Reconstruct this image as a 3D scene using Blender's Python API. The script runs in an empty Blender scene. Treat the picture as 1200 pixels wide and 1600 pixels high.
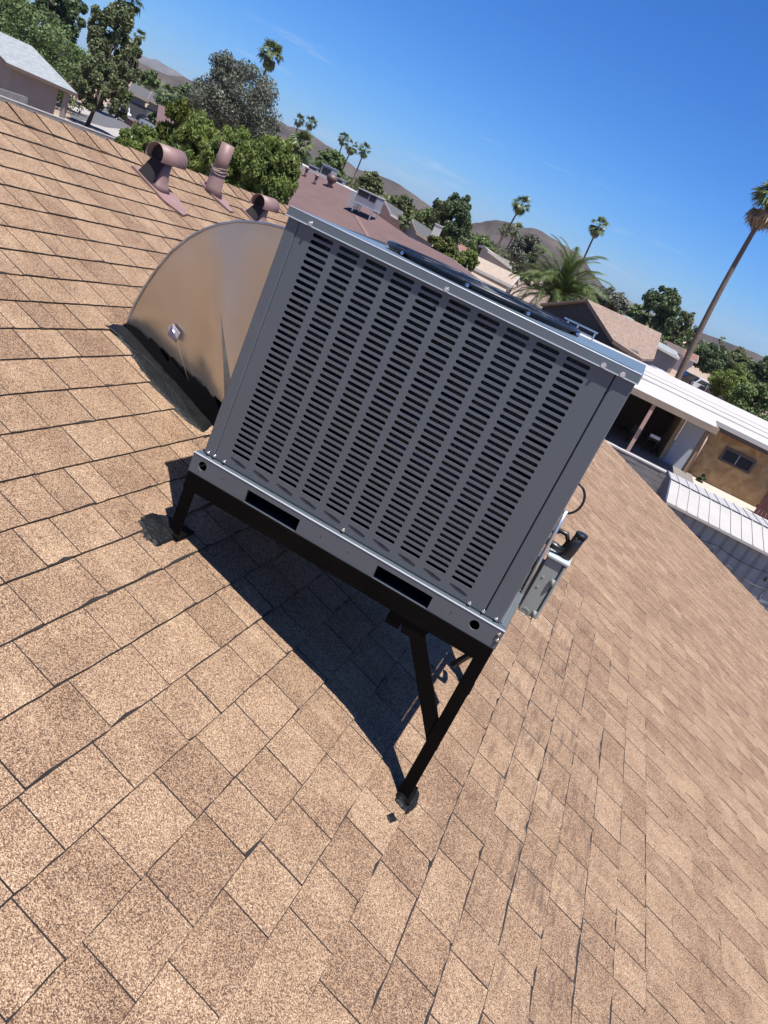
import bpy, math, random
import numpy as np
from mathutils import Matrix, Vector, noise

random.seed(7)
rng = np.random.default_rng(7)
scene = bpy.context.scene
COL = scene.collection
rad = math.radians

# ------------------------------------------------------------------ camera
EYE = 5.8                                  # camera height above the ground
CAM = Vector((0, 0, EYE))
RIGHT = Vector((0.8568493976966646, 0.33657408059665517, 0.39054704958222314))
DOWN = Vector((0.4788314587764065, -0.23869642357971893, -0.8448339786350393))
FWD = Vector((-0.19112703564101471, 0.9109016992193877, -0.36568914477505426))
FOC = 1155.0
cd = bpy.data.cameras.new("camera")
cam = bpy.data.objects.new("camera", cd)
COL.objects.link(cam)
m = Matrix((( RIGHT.x, -DOWN.x, -FWD.x, 0), (RIGHT.y, -DOWN.y, -FWD.y, 0), (RIGHT.z, -DOWN.z, -FWD.z, 0), (0, 0, 0, 1)))
m.translation = CAM
cam.matrix_world = m
cd.sensor_fit = 'VERTICAL'
cd.sensor_height = 36
cd.lens = 36 * FOC / 1600
cd.clip_start = 0.05
cd.clip_end = 30000
scene.camera = cam

# ------------------------------------------------------------------ world, sun, exposure
SUN_DIR = Vector((0.25, -0.21, 1.044)).normalized()
SUN_EL = math.asin(SUN_DIR.z)
SUN_AZ = math.atan2(SUN_DIR.x, SUN_DIR.y)
world = bpy.data.worlds.new("World")
scene.world = world
world.use_nodes = True
nt = world.node_tree
nt.nodes.clear()
wo = nt.nodes.new('ShaderNodeOutputWorld')
bg = nt.nodes.new('ShaderNodeBackground')
sky = nt.nodes.new('ShaderNodeTexSky')
sky.sky_type = 'NISHITA'
sky.sun_disc = False
sky.sun_elevation = SUN_EL
sky.sun_rotation = SUN_AZ
sky.altitude = 350
sky.air_density = 1.0
sky.dust_density = 0.4
sky.ozone_density = 1.5
bg.inputs['Strength'].default_value = 0.051
# thin high clouds low over the hills
tc = nt.nodes.new('ShaderNodeTexCoord')
mp = nt.nodes.new('ShaderNodeMapping')
mp.inputs['Scale'].default_value = (5.0, 5.0, 40.0)
mp.inputs['Location'].default_value = (3.3, 1.2, 0.4)
n1 = nt.nodes.new('ShaderNodeTexNoise')
n1.inputs['Scale'].default_value = 1.6
n1.inputs['Detail'].default_value = 7
n1.inputs['Roughness'].default_value = 0.62
r1 = nt.nodes.new('ShaderNodeValToRGB')
r1.color_ramp.elements[0].position = 0.60
r1.color_ramp.elements[1].position = 0.80
sx = nt.nodes.new('ShaderNodeSeparateXYZ')
r2 = nt.nodes.new('ShaderNodeValToRGB')      # only a low band of sky holds cloud
r2.color_ramp.elements[0].position = 0.0
r2.color_ramp.elements[0].color = (.5, .5, .5, 1)
r2.color_ramp.elements[1].position = 0.05
r2.color_ramp.elements[1].color = (1, 1, 1, 1)
e = r2.color_ramp.elements.new(0.15)
e.color = (0, 0, 0, 1)
mu = nt.nodes.new('ShaderNodeMath'); mu.operation = 'MULTIPLY'
mix = nt.nodes.new('ShaderNodeMixRGB')
mix.inputs[2].default_value = (5.2, 6.6, 9.0, 1)
L = nt.links.new
L(tc.outputs['Generated'], mp.inputs['Vector'])
L(mp.outputs['Vector'], n1.inputs['Vector'])
L(n1.outputs['Fac'], r1.inputs['Fac'])
L(tc.outputs['Generated'], sx.inputs['Vector'])
L(sx.outputs['Z'], r2.inputs['Fac'])
L(r1.outputs['Color'], mu.inputs[0])
L(r2.outputs['Color'], mu.inputs[1])
L(mu.outputs[0], mix.inputs[0])
sc_ = nt.nodes.new('ShaderNodeSeparateColor')        # deep desert blue
cc_ = nt.nodes.new('ShaderNodeCombineColor')
L(sky.outputs['Color'], sc_.inputs['Color'])
for i_, (k_, p_) in enumerate(((0.165, 1.5), (0.575, 1.16), (1.44, 1.0))):
    pw_ = nt.nodes.new('ShaderNodeMath'); pw_.operation = 'POWER'; pw_.inputs[1].default_value = p_
    ml_ = nt.nodes.new('ShaderNodeMath'); ml_.operation = 'MULTIPLY'; ml_.inputs[1].default_value = k_
    L(sc_.outputs[i_], pw_.inputs[0]); L(pw_.outputs[0], ml_.inputs[0]); L(ml_.outputs[0], cc_.inputs[i_])
L(cc_.outputs[0], mix.inputs[1])
L(mix.outputs[0], bg.inputs['Color'])
L(bg.outputs[0], wo.inputs['Surface'])

sl = bpy.data.lights.new("sun", 'SUN')
sl.energy = 5.0
sl.angle = rad(0.53)
sl.color = (1.0, 0.955, 0.9)
so = bpy.data.objects.new("sun", sl)
COL.objects.link(so)
so.rotation_euler = SUN_DIR.to_track_quat('Z', 'Y').to_euler()
so.location = (0, 0, 40)

scene.view_settings.view_transform = 'Standard'
scene.view_settings.look = 'None'
scene.view_settings.gamma = 1
scene.view_settings.use_curve_mapping = False
scene.view_settings.exposure = 0.96
scene.cycles.max_bounces = 6
scene.cycles.transparent_max_bounces = 8


# ------------------------------------------------------------------ helpers
def sight(x, y):
    return RIGHT * ((x - 600) / FOC) + DOWN * ((y - 800) / FOC) + FWD


def at(x, y, D):
    """world point in the direction of a photo pixel at horizontal distance D"""
    d = sight(x, y)
    return CAM + d * (D / math.hypot(d.x, d.y))


def level(x, y, z):
    """world point in the direction of a photo pixel at height z"""
    d = sight(x, y)
    return CAM + d * ((z - EYE) / d.z)


def topix(P):
    q = Vector(P) - CAM
    f = q.dot(FWD)
    return 600 + FOC * q.dot(RIGHT) / f, 800 + FOC * q.dot(DOWN) / f, f


def srgb(r, g, b):
    f = lambda c: (c / 255 / 12.92) if c / 255 <= 0.04045 else ((c / 255 + 0.055) / 1.055) ** 2.4
    return (f(r), f(g), f(b), 1)


def tag(o, label, cat, group=None, kind=None):
    o['label'] = label
    o['category'] = cat
    if group:
        o['group'] = group
    if kind:
        o['kind'] = kind
    return o


def empty(name, loc, label, cat, group=None, rz=0.0):
    o = bpy.data.objects.new(name, None)
    o.empty_display_size = 0.2
    o.location = loc
    o.rotation_euler = (0, 0, rz)
    COL.objects.link(o)
    return tag(o, label, cat, group)


def link(name, me, parent=None, loc=None, rz=None):
    o = bpy.data.objects.new(name, me)
    COL.objects.link(o)
    if parent is not None:
        o.parent = parent
    if loc is not None:
        o.location = loc
    if rz is not None:
        o.rotation_euler = (0, 0, rz)
    return o


def copy_tree(o, parent=None):
    c = o.copy()
    COL.objects.link(c)
    c.parent = parent
    for ch in list(o.children):
        copy_tree(ch, c)
    return c


class MB:
    """collects shapes; T maps local to world coordinates"""
    def __init__(s, T=None):
        s.v = []; s.f = []; s.m = []; s.T = T; s.mi = 0; s.tone = []; s.sm = []; s.smooth = False

    def add(s, vs, fs, tone=0.5):
        b = len(s.v)
        s.v += [tuple(p) for p in vs]
        for f in fs:
            s.f.append([b + i for i in f]); s.m.append(s.mi); s.tone.append(tone); s.sm.append(s.smooth)

    def box(s, x0, x1, y0, y1, z0, z1, tone=0.5):
        vs = [(x, y, z) for z in (z0, z1) for y in (y0, y1) for x in (x0, x1)]
        s.add(vs, [(0, 2, 3, 1), (4, 5, 7, 6), (0, 1, 5, 4), (2, 6, 7, 3), (0, 4, 6, 2), (1, 3, 7, 5)], tone)

    def rbox(s, x0, x1, y0, y1, z0, z1, b=0.004):
        """box with chamfered vertical (z) and top edges"""
        pts = [(x0 + b, y0), (x1 - b, y0), (x1, y0 + b), (x1, y1 - b), (x1 - b, y1), (x0 + b, y1), (x0, y1 - b), (x0, y0 + b)]
        cx, cy = (x0 + x1) / 2, (y0 + y1) / 2
        def sh(p, k):
            return (p[0] + (b if p[0] < cx else -b) * k, p[1] + (b if p[1] < cy else -b) * k)
        rings = [[(*sh(p, .7), z0) for p in pts], [(*p, z0 + b) for p in pts], [(*p, z1 - b) for p in pts], [(*sh(p, .7), z1) for p in pts]]
        s.loft(rings)

    def loft(s, rings, cap=True):
        n = len(rings[0]); vs = [p for r in rings for p in r]; fs = []
        for k in range(len(rings) - 1):
            for i in range(n):
                j = (i + 1) % n
                fs.append((k * n + i, k * n + j, (k + 1) * n + j, (k + 1) * n + i))
        s.add(vs, fs)
        if cap:
            sm = s.smooth; s.smooth = False
            b = len(s.v) - len(vs)
            s.f.append([b + i for i in reversed(range(n))]); s.m.append(s.mi); s.tone.append(.5); s.sm.append(False)
            s.f.append([b + (len(rings) - 1) * n + i for i in range(n)]); s.m.append(s.mi); s.tone.append(.5); s.sm.append(False)
            s.smooth = sm

    def slab(s, poly, d):
        """solid from polygon (3-D points) extruded by vector d"""
        n = len(poly); d = Vector(d)
        top = [Vector(p) for p in poly]; bot = [p + d for p in top]
        vs = top + bot
        fs = [tuple(range(n)), tuple(reversed(range(n, 2 * n)))]
        for i in range(n):
            j = (i + 1) % n
            fs.append((i, n + i, n + j, j))
        s.add(vs, fs)

    def tube(s, pts, r, n=8, cap=True):
        pts = [Vector(p) for p in pts]
        rr = r if isinstance(r, (list, tuple)) else [r] * len(pts)
        rings = []
        up = Vector((0, 0, 1))
        prev = None
        for i, p in enumerate(pts):
            t = (pts[min(i + 1, len(pts) - 1)] - pts[max(i - 1, 0)]).normalized()
            if prev is None:
                a = t.cross(up)
                if a.length < 1e-3: a = t.cross(Vector((1, 0, 0)))
            else:
                a = prev - t * prev.dot(t)
            a.normalize(); prev = a
            b = t.cross(a)
            rings.append([p + (a * math.cos(q) + b * math.sin(q)) * rr[i] for q in [2 * math.pi * k / n for k in range(n)]])
        sm = s.smooth; s.smooth = True
        s.loft(rings, cap)
        s.smooth = sm

    def build(s, name, mats, parent=None, off=None):
        v = s.v
        if s.T is not None:
            v = [s.T @ Vector(p) for p in v]
        if off is None and parent is not None:
            p = parent; off = Vector((0, 0, 0))
            while p is not None:
                off = off + p.location; p = p.parent
        if off is not None:
            v = [Vector(p) - off for p in v]
        me = bpy.data.meshes.new(name)
        me.from_pydata([tuple(p) for p in v], [], s.f)
        mats = mats if isinstance(mats, (list, tuple)) else [mats]
        for q in mats:
            me.materials.append(q)
        me.polygons.foreach_set('material_index', s.m)
        me.polygons.foreach_set('use_smooth', s.sm)
        at_ = me.attributes.new('tone', 'FLOAT', 'FACE')
        at_.data.foreach_set('value', s.tone)
        me.validate()
        return link(name, me, parent)


# ------------------------------------------------------------------ materials
def newmat(name):
    mt = bpy.data.materials.new(name)
    mt.use_nodes = True
    b = mt.node_tree.nodes['Principled BSDF']
    return mt, mt.node_tree, b


def simple(name, col, rough=0.6, metal=0.0, var=0.12, scale=3.0, bump=0.0, bscale=40.0, spec=0.5, detail=5, stretch=(1, 1, 1), coat=0):
    mt, t, b = newmat(name)
    c = tuple(x * (1 if metal else (.76 if max(col[:3]) > .03 else .5)) for x in col[:3]) + (1,)
    geo = t.nodes.new('ShaderNodeNewGeometry')
    mp = t.nodes.new('ShaderNodeMapping'); mp.inputs['Scale'].default_value = stretch
    t.links.new(geo.outputs['Position'], mp.inputs['Vector'])
    n = t.nodes.new('ShaderNodeTexNoise'); n.inputs['Scale'].default_value = scale; n.inputs['Detail'].default_value = detail
    t.links.new(mp.outputs[0], n.inputs['Vector'])
    rmp = t.nodes.new('ShaderNodeValToRGB')
    rmp.color_ramp.elements[0].position = 0.3; rmp.color_ramp.elements[1].position = 0.7
    rmp.color_ramp.elements[0].color = tuple(x * (1 - var) for x in c[:3]) + (1,)
    rmp.color_ramp.elements[1].color = tuple(min(1, x * (1 + var)) for x in c[:3]) + (1,)
    t.links.new(n.outputs['Fac'], rmp.inputs['Fac'])
    t.links.new(rmp.outputs[0], b.inputs['Base Color'])
    b.inputs['Roughness'].default_value = rough
    b.inputs['Metallic'].default_value = metal
    b.inputs['Specular IOR Level'].default_value = spec
    if coat:
        b.inputs['Coat Weight'].default_value = coat
    if bump:
        n2 = t.nodes.new('ShaderNodeTexNoise'); n2.inputs['Scale'].default_value = bscale; n2.inputs['Detail'].default_value = 4
        t.links.new(mp.outputs[0], n2.inputs['Vector'])
        bp = t.nodes.new('ShaderNodeBump'); bp.inputs['Strength'].default_value = min(1, bump); bp.inputs['Distance'].default_value = 0.01 if bump <= 1 else 0.01 * bump
        t.links.new(n2.outputs['Fac'], bp.inputs['Height'])
        t.links.new(bp.outputs[0], b.inputs['Normal'])
    return mt


def shingle_mat():
    mt, t, b = newmat('shingle_granules')
    N = t.nodes.new; K = t.links.new
    geo = N('ShaderNodeNewGeometry')
    # roof coordinates (v down the slope, u along the ridge)
    def dot(vec, off=0.0):
        d = N('ShaderNodeVectorMath'); d.operation = 'DOT_PRODUCT'
        K(geo.outputs['Position'], d.inputs[0]); d.inputs[1].default_value = vec
        a = N('ShaderNodeMath'); a.operation = 'ADD'; a.inputs[1].default_value = off
        K(d.outputs['Value'], a.inputs[0]); return a
    V = dot(DS, -CAM.dot(DS)); Uu = dot(RD, -CAM.dot(RD))
    # granules
    vo = N('ShaderNodeTexVoronoi'); vo.inputs['Scale'].default_value = 430
    K(geo.outputs['Position'], vo.inputs['Vector'])
    gr = N('ShaderNodeValToRGB'); cr = gr.color_ramp
    cr.interpolation = 'LINEAR'
    cr.elements[0].position = 0.0; cr.elements[0].color = (0.049, 0.027, 0.018, 1)
    cr.elements[1].position = 1.0; cr.elements[1].color = (0.427, 0.323, 0.218, 1)
    for p, c in ((0.22, (0.098, 0.056, 0.036, 1)), (0.42, (0.185, 0.114, 0.071, 1)), (0.68, (0.277, 0.185, 0.116, 1)), (0.88, (0.346, 0.248, 0.161, 1))):
        e_ = cr.elements.new(p); e_.color = c
    sep = N('ShaderNodeSeparateColor'); K(vo.outputs['Color'], sep.inputs['Color'])
    n0 = N('ShaderNodeTexNoise'); n0.inputs['Scale'].default_value = 420; n0.inputs['Detail'].default_value = 3
    K(geo.outputs['Position'], n0.inputs['Vector'])
    # tone: per-tab value + cloudy patch inside the tab
    tn = N('ShaderNodeAttribute'); tn.attribute_name = 'tone'
    n1 = N('ShaderNodeTexNoise'); n1.inputs['Scale'].default_value = 7; n1.inputs['Detail'].default_value = 5
    K(geo.outputs['Position'], n1.inputs['Vector'])
    def mad(a, m_, c_):
        q = N('ShaderNodeMath'); q.operation = 'MULTIPLY_ADD'
        K(a, q.inputs[0]); q.inputs[1].default_value = m_
        if isinstance(c_, float): q.inputs[2].default_value = c_
        else: K(c_, q.inputs[2])
        return q.outputs[0]
    x = mad(sep.outputs[0], 0.92, -0.105)
    x = mad(n0.outputs['Fac'], 0.32, x)
    x = mad(tn.outputs['Fac'], 0.17, x)
    x = mad(n1.outputs['Fac'], 0.42, x)
    sub = N('ShaderNodeMath'); sub.operation = 'SUBTRACT'; K(x, sub.inputs[0]); sub.inputs[1].default_value = 0.335
    K(sub.outputs[0], gr.inputs['Fac'])
    # broad weathering: washed pale run-off streaks and dark grime, drawn out down the slope
    cv = N('ShaderNodeCombineXYZ'); K(V.outputs[0], cv.inputs[0]); K(Uu.outputs[0], cv.inputs[1])
    mp = N('ShaderNodeMapping'); mp.inputs['Scale'].default_value = (1.3, 5.5, 1); K(cv.outputs[0], mp.inputs['Vector'])
    ns = N('ShaderNodeTexNoise'); ns.inputs['Scale'].default_value = 1.4; ns.inputs['Detail'].default_value = 6; ns.inputs['Roughness'].default_value = .65
    K(mp.outputs[0], ns.inputs['Vector'])
    pale = N('ShaderNodeValToRGB'); pale.color_ramp.elements[0].position = .56; pale.color_ramp.elements[1].position = .74
    K(ns.outputs['Fac'], pale.inputs['Fac'])
    mx = N('ShaderNodeMixRGB'); mx.blend_type = 'SCREEN'
    sc = N('ShaderNodeMath'); sc.operation = 'MULTIPLY'; sc.inputs[1].default_value = .28; K(pale.outputs[0], sc.inputs[0])
    K(sc.outputs[0], mx.inputs[0]); K(gr.outputs[0], mx.inputs[1]); mx.inputs[2].default_value = (.33, .245, .15, 1)
    # grime around a spot on the slope right of the stand
    def blob(v0, u0, sv, su):
        a = N('ShaderNodeVectorMath'); a.operation = 'SUBTRACT'; K(cv.outputs[0], a.inputs[0]); a.inputs[1].default_value = (v0, u0, 0)
        s_ = N('ShaderNodeVectorMath'); s_.operation = 'MULTIPLY'; K(a.outputs[0], s_.inputs[0]); s_.inputs[1].default_value = (1 / sv, 1 / su, 0)
        l = N('ShaderNodeVectorMath'); l.operation = 'LENGTH'; K(s_.outputs[0], l.inputs[0])
        r = N('ShaderNodeMapRange'); r.inputs[1].default_value = 1; r.inputs[2].default_value = 0.2; K(l.outputs['Value'], r.inputs[0])
        return r.outputs[0]
    ng = N('ShaderNodeTexNoise'); ng.inputs['Scale'].default_value = 2.2; ng.inputs['Detail'].default_value = 8; ng.inputs['Roughness'].default_value = .7
    mp2 = N('ShaderNodeMapping'); mp2.inputs['Scale'].default_value = (13, 1.7, 1); K(cv.outputs[0], mp2.inputs['Vector']); K(mp2.outputs[0], ng.inputs['Vector'])
    gcol = mx.outputs[0]
    for (v0, u0, sv, su, k) in ((1.12, 2.9, .6, 1.5, 1.0), (1.0, 4.3, .55, 1.0, .9), (1.35, 1.9, .8, .9, .45)):
        mm = N('ShaderNodeMath'); mm.operation = 'MULTIPLY'; K(blob(v0, u0, sv, su), mm.inputs[0])
        gq = N('ShaderNodeValToRGB'); gq.color_ramp.elements[0].position = .50; gq.color_ramp.elements[1].position = .72
        K(ng.outputs['Fac'], gq.inputs['Fac']); K(gq.outputs[0], mm.inputs[1])
        mk = N('ShaderNodeMath'); mk.operation = 'MULTIPLY'; mk.inputs[1].default_value = k; mk.use_clamp = True; K(mm.outputs[0], mk.inputs[0])
        mg = N('ShaderNodeMixRGB'); K(mk.outputs[0], mg.inputs[0]); K(gcol, mg.inputs[1]); mg.inputs[2].default_value = (.045, .030, .026, 1)
        gcol = mg.outputs[0]
    # small black scuffs of tar here and there
    nb = N('ShaderNodeTexNoise'); nb.inputs['Scale'].default_value = 14; nb.inputs['Detail'].default_value = 6; nb.inputs['Roughness'].default_value = .75
    K(geo.outputs['Position'], nb.inputs['Vector'])
    rb = N('ShaderNodeValToRGB'); rb.color_ramp.elements[0].position = .735; rb.color_ramp.elements[1].position = .76; K(nb.outputs['Fac'], rb.inputs['Fac'])
    mb = N('ShaderNodeMixRGB'); K(rb.outputs[0], mb.inputs[0]); K(gcol, mb.inputs[1]); mb.inputs[2].default_value = (.03, .024, .024, 1)
    K(mb.outputs[0], b.inputs['Base Color'])
    b.inputs['Roughness'].default_value = 0.92
    b.inputs['Specular IOR Level'].default_value = 0.25
    bp = N('ShaderNodeBump'); bp.inputs['Strength'].default_value = .55; bp.inputs['Distance'].default_value = .0025
    K(x, bp.inputs['Height']); K(bp.outputs[0], b.inputs['Normal'])
    return mt


def foliage_mat(name, dark, light, trans=0.25, rough=.55):
    mt, t, b = newmat(name)
    N = t.nodes.new; K = t.links.new
    a = N('ShaderNodeAttribute'); a.attribute_name = 'tone'
    r = N('ShaderNodeValToRGB'); r.color_ramp.elements[0].color = (*[q_ * .8 for q_ in dark], 1); r.color_ramp.elements[1].color = (*[q_ * .8 for q_ in light], 1)
    K(a.outputs['Fac'], r.inputs['Fac']); K(r.outputs[0], b.inputs['Base Color'])
    b.inputs['Roughness'].default_value = rough
    b.inputs['Specular IOR Level'].default_value = 0.3
    tr = N('ShaderNodeBsdfTranslucent'); K(r.outputs[0], tr.inputs['Color'])
    mx = N('ShaderNodeMixShader'); mx.inputs[0].default_value = trans
    out = [n for n in t.nodes if n.type == 'OUTPUT_MATERIAL'][0]
    K(b.outputs[0], mx.inputs[1]); K(tr.outputs[0], mx.inputs[2]); K(mx.outputs[0], out.inputs['Surface'])
    return mt


# ------------------------------------------------------------------ our roof: frame of the slope
RD = Vector((0.0, 0.99967536, -0.02547905))
DS = Vector((0.94115194, -0.00861151, -0.33787404))
NN = DS.cross(RD).normalized()
ROOF = Matrix(((DS.x, RD.x, NN.x, 0), (DS.y, RD.y, NN.y, 0), (DS.z, RD.z, NN.z, 0), (0, 0, 0, 1)))
ROOF.translation = CAM - NN * 1.5


def roof_at(x, y, h=0.0):
    d = sight(x, y)
    return CAM + d * (-(1.5 - h) / NN.dot(d))


def roof_uv(x, y):
    P = roof_at(x, y) - CAM
    return P.dot(DS), P.dot(RD)


def zroof(x, y):
    """height of the slope's surface above a ground point"""
    return EYE - (1.5 + NN.x * x + NN.y * y) / NN.z


M = {}
M['shingle'] = shingle_mat()
M['asphalt_edge'] = simple('asphalt_edge', (.026, .02, .019), .95, var=.4, scale=30)
M['underlay'] = simple('roofing_felt', (.022, .018, .018), .95, var=.3, scale=20)
M['tar'] = simple('roofing_tar', (.009, .010, .011), .5, var=.6, scale=18, bump=.5, bscale=90, spec=.22)
M['grey_paint'] = simple('grey_baked_paint', (.104, .121, .136), .36, var=.035, scale=1.5, bump=.04, bscale=160, spec=.5)
M['grey_paint2'] = simple('grey_cap_paint', (.125, .155, .172), .3, var=.05, scale=2.5, bump=.03, bscale=120, spec=.6)
M['galv'] = simple('galvanised_edge', (.60, .63, .66), .42, metal=1, var=.12, scale=14)
M['edge'] = simple('painted_edge_highlight', (.60, .66, .72), .35, var=.1, scale=20, spec=.8)  # pale colour paints in the highlight along the cabinet's folded edges
M['screw'] = simple('zinc_screw', (.66, .68, .7), .25, metal=1, var=.1, scale=60)
M['black_steel'] = simple('black_angle_iron', (.0045, .0035, .0035), .6, var=.5, scale=9, bump=.12, bscale=60, spec=.08)
M['dark_in'] = simple('dark_cabinet_inside', (.008, .009, .012), .6, var=.3)
M['black_plastic'] = simple('black_pipe_wrap', (.012, .012, .014), .38, var=.3, scale=12, bump=.1, bscale=50)
M['box_grey'] = simple('grey_switch_box_enamel', (.29, .31, .29), .38, var=.05, scale=6, bump=.03, bscale=80)
M['vent_pink'] = simple('brown_painted_flashing', (.25, .155, .14), .55, var=.14, scale=9, bump=.1, bscale=40)
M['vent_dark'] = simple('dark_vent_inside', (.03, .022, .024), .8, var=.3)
M['matte_black'] = simple('matte_shadow_black', (.004, .004, .005), .9, var=.4, spec=.05)  # black for the curb, painting the shadow at the duct's foot
M['label_white'] = simple('pale_tape', (.6, .6, .62), .5, var=.05)
M['wire'] = simple('steel_wire', (.22, .17, .15), .6, metal=.3, var=.3, scale=60)

# ------------------------------------------------------------------ our house
house = empty('house', (0.9, 5.5, 0), 'our own house under the wide tan shingle slope that carries the air conditioner', 'house')
butts = {-17: -2.625, -16: -2.4699, -15: -2.3191, -14: -2.162, -13: -2.0072, -12: -1.8549, -11: -1.7038, -10: -1.5569, -9: -1.4075,
         -8: -1.2546, -7: -1.1011, -6: -.9387, -5: -.7844, -4: -.639, -3: -.4928, -2: -.3369, -1: -.1767, 0: -.025, 1: .1312, 2: .2885,
         3: .4465, 4: .605, 5: .7625, 6: .918, 7: 1.0743, 8: 1.2315, 9: 1.3955, 10: 1.5606, 11: 1.7235, 12: 1.8842}
for k in range(13, 40): butts[k] = butts[k - 1] + .159
for k in (-18, -19, -20): butts[k] = butts[k + 1] - .153
RIDGE_V = -3.235
cuts = [(-2.627, 3.48), (-2.618, 3.305), (-2.469, 3.129), (-2.318, 3.57), (-2.311, 3.172), (-2.311, 2.986), (-2.307, 3.337), (-2.165, 3.119),
        (-2.162, 3.38), (-2.152, 2.897), (-2.004, 2.892), (-1.859, 2.45), (-1.857, 2.643), (-1.854, 3.116), (-1.851, 2.901), (-1.711, 2.358),
        (-1.705, 2.627), (-1.7, 2.812), (-1.563, 2.534), (-1.559, 2.285), (-1.411, 2.151), (-1.403, 2.369), (-1.249, 2.166), (-1.248, 2.354),
        (-1.1, 1.936), (-1.095, 2.369), (-.947, 2.21), (-.942, 1.736), (-.942, 2.365), (-.941, 1.99), (-.796, 2.183), (-.793, 1.729),
        (-.791, 1.976), (-.659, 1.661), (-.637, 1.844), (-.028, 1.277), (-.024, 1.048), (.13, .91), (.131, 1.138), (.134, 1.539), (.135, 1.355),
        (.282, .96), (.292, 1.898), (.293, 1.16), (.445, 1.29), (.45, 1.472), (.605, 1.403), (1.556, 2.56), (1.558, 2.383), (1.725, 2.446),
        (1.882, 2.381), (1.883, 3.803), (1.884, 3.224), (1.884, 2.581), (1.886, 2.806), (1.887, 3.459)]
U0, U1 = -1.2, 12.42
tabs = []
for k in sorted(butts):
    vb = butts[k]
    vt = butts.get(k - 1, RIDGE_V + .02)
    if vb > 8.0: break
    known = sorted(u for (v, u) in cuts if abs(v - vb) < .035)
    c = [U0 - random.random() * .2]
    for q in known + [U1]:
        while q - c[-1] > .36:
            w = random.choice((.165, .19, .215, .235, .26)) * random.uniform(.94, 1.06)
            if q - c[-1] - w < .12: w = (q - c[-1]) / 2
            c.append(c[-1] + w)
        if q - c[-1] > .24 and random.random() < .6 and q != U1:
            c.append(c[-1] + (q - c[-1]) * random.uniform(.42, .58))
        c.append(q)
    tprev = random.random()
    for i in range(len(c) - 1):
        tone = min(1, max(0, random.gauss(.5, .27)))
        if abs(tone - tprev) < .15: tone = random.random()
        tprev = tone
        tabs.append([vt, vb, c[i], c[i + 1], tone, k])


def tab_shape(mb, t):
    """one tab: granule face, worn dark chamfer along the butt and the near cut edge, dark sides"""
    vt, vb, u0, u1, tone, k = t
    dist_ = math.hypot(u0, vb)
    R_ = random.random
    jit = lambda a: random.uniform(-a, a)
    g = .0006 + .00015 * dist_
    lift = .0075 + R_() * .0020
    skew = jit(.0028)
    a0 = u0 + g + jit(.0004); a1 = u1 - g + jit(.0004)
    cw = (.0013 + .00085 * dist_) * random.uniform(.6, 1.25)
    grime = .7 < vb < 1.75 and 1.3 < u0 < 5.0
    c0 = random.uniform(.0018, .0042) * (1.9 if grime else 1) * (.55 if vb < -.7 else 1)
    if vb > .3: c0 *= max(.3, min(1, 1.9 - .25 * u0))
    n_ = 5
    inner = []; outer = []; low = []; up = []
    for i in range(n_):
        f = i / (n_ - 1)
        uu = a0 + cw + (a1 - a0 - cw) * f; uo = a0 + (a1 - a0) * f
        vv = vb + .002 + skew * (f - .5) + jit(.0011)
        c = c0 * random.uniform(.45, 1.35) + (random.uniform(.003, .009) * (1 if u0 < 5 else 0) if R_() < (.22 if grime else .06) else 0)
        hh = lift + jit(.0006)
        inner.append((vv - c, uu, hh)); outer.append((vv, uo, hh - .0035)); low.append((vv, uo, -.004))
        up.append((vt + .0008, uu, .0012))
    vs = inner + outer + low + up + [(vt + .0008, a0, -.0005)]
    I, O, W_, Q = 0, n_, 2 * n_, 3 * n_; Z = 4 * n_
    mb.mi = 0
    mb.add(vs, [(Q + i, I + i, I + i + 1, Q + i + 1) for i in range(n_ - 1)], tone)
    mb.mi = 1
    mb.add(vs, [(I + i, O + i, O + i + 1, I + i + 1) for i in range(n_ - 1)] + [(O + i, W_ + i, W_ + i + 1, O + i + 1) for i in range(n_ - 1)]
           + [(Z, O, I, Q), (O + n_ - 1, W_ + n_ - 1, Q + n_ - 1, I + n_ - 1)], tone)


def vis(t):
    P = [topix(ROOF @ Vector((v, u, .005))) for v in (t[0], t[1]) for u in (t[2], t[3])]
    if min(p[2] for p in P) < .2: return 0
    cx = sum(p[0] for p in P) / 4; cy = sum(p[1] for p in P) / 4
    if not (-60 < cx < 1260 and -60 < cy < 1660): return 0
    a, b_, c_, d_ = P
    return abs((d_[0] - a[0]) * (c_[1] - b_[1]) - (d_[1] - a[1]) * (c_[0] - b_[0])) / 2


UC, VC = 7.0, -2.4                      # the ridge stops short; the wing beyond it is lower
tabs = [t for t in tabs if not (t[1] < VC + .05 and t[2] > UC - .02)]
for t in tabs:
    if t[1] < VC + .05: t[3] = min(t[3], UC)
tabs.sort(key=vis, reverse=True)
for t in tabs[:290]:
    mb = MB(ROOF); tab_shape(mb, t)
    mb.build('shingle', [M['shingle'], M['asphalt_edge']], house)
mb = MB(ROOF)
for t in tabs[290:]:
    tab_shape(mb, t)
o = mb.build('shingle_courses', [M['shingle'], M['asphalt_edge']], house); o['kind'] = 'stuff'
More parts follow.
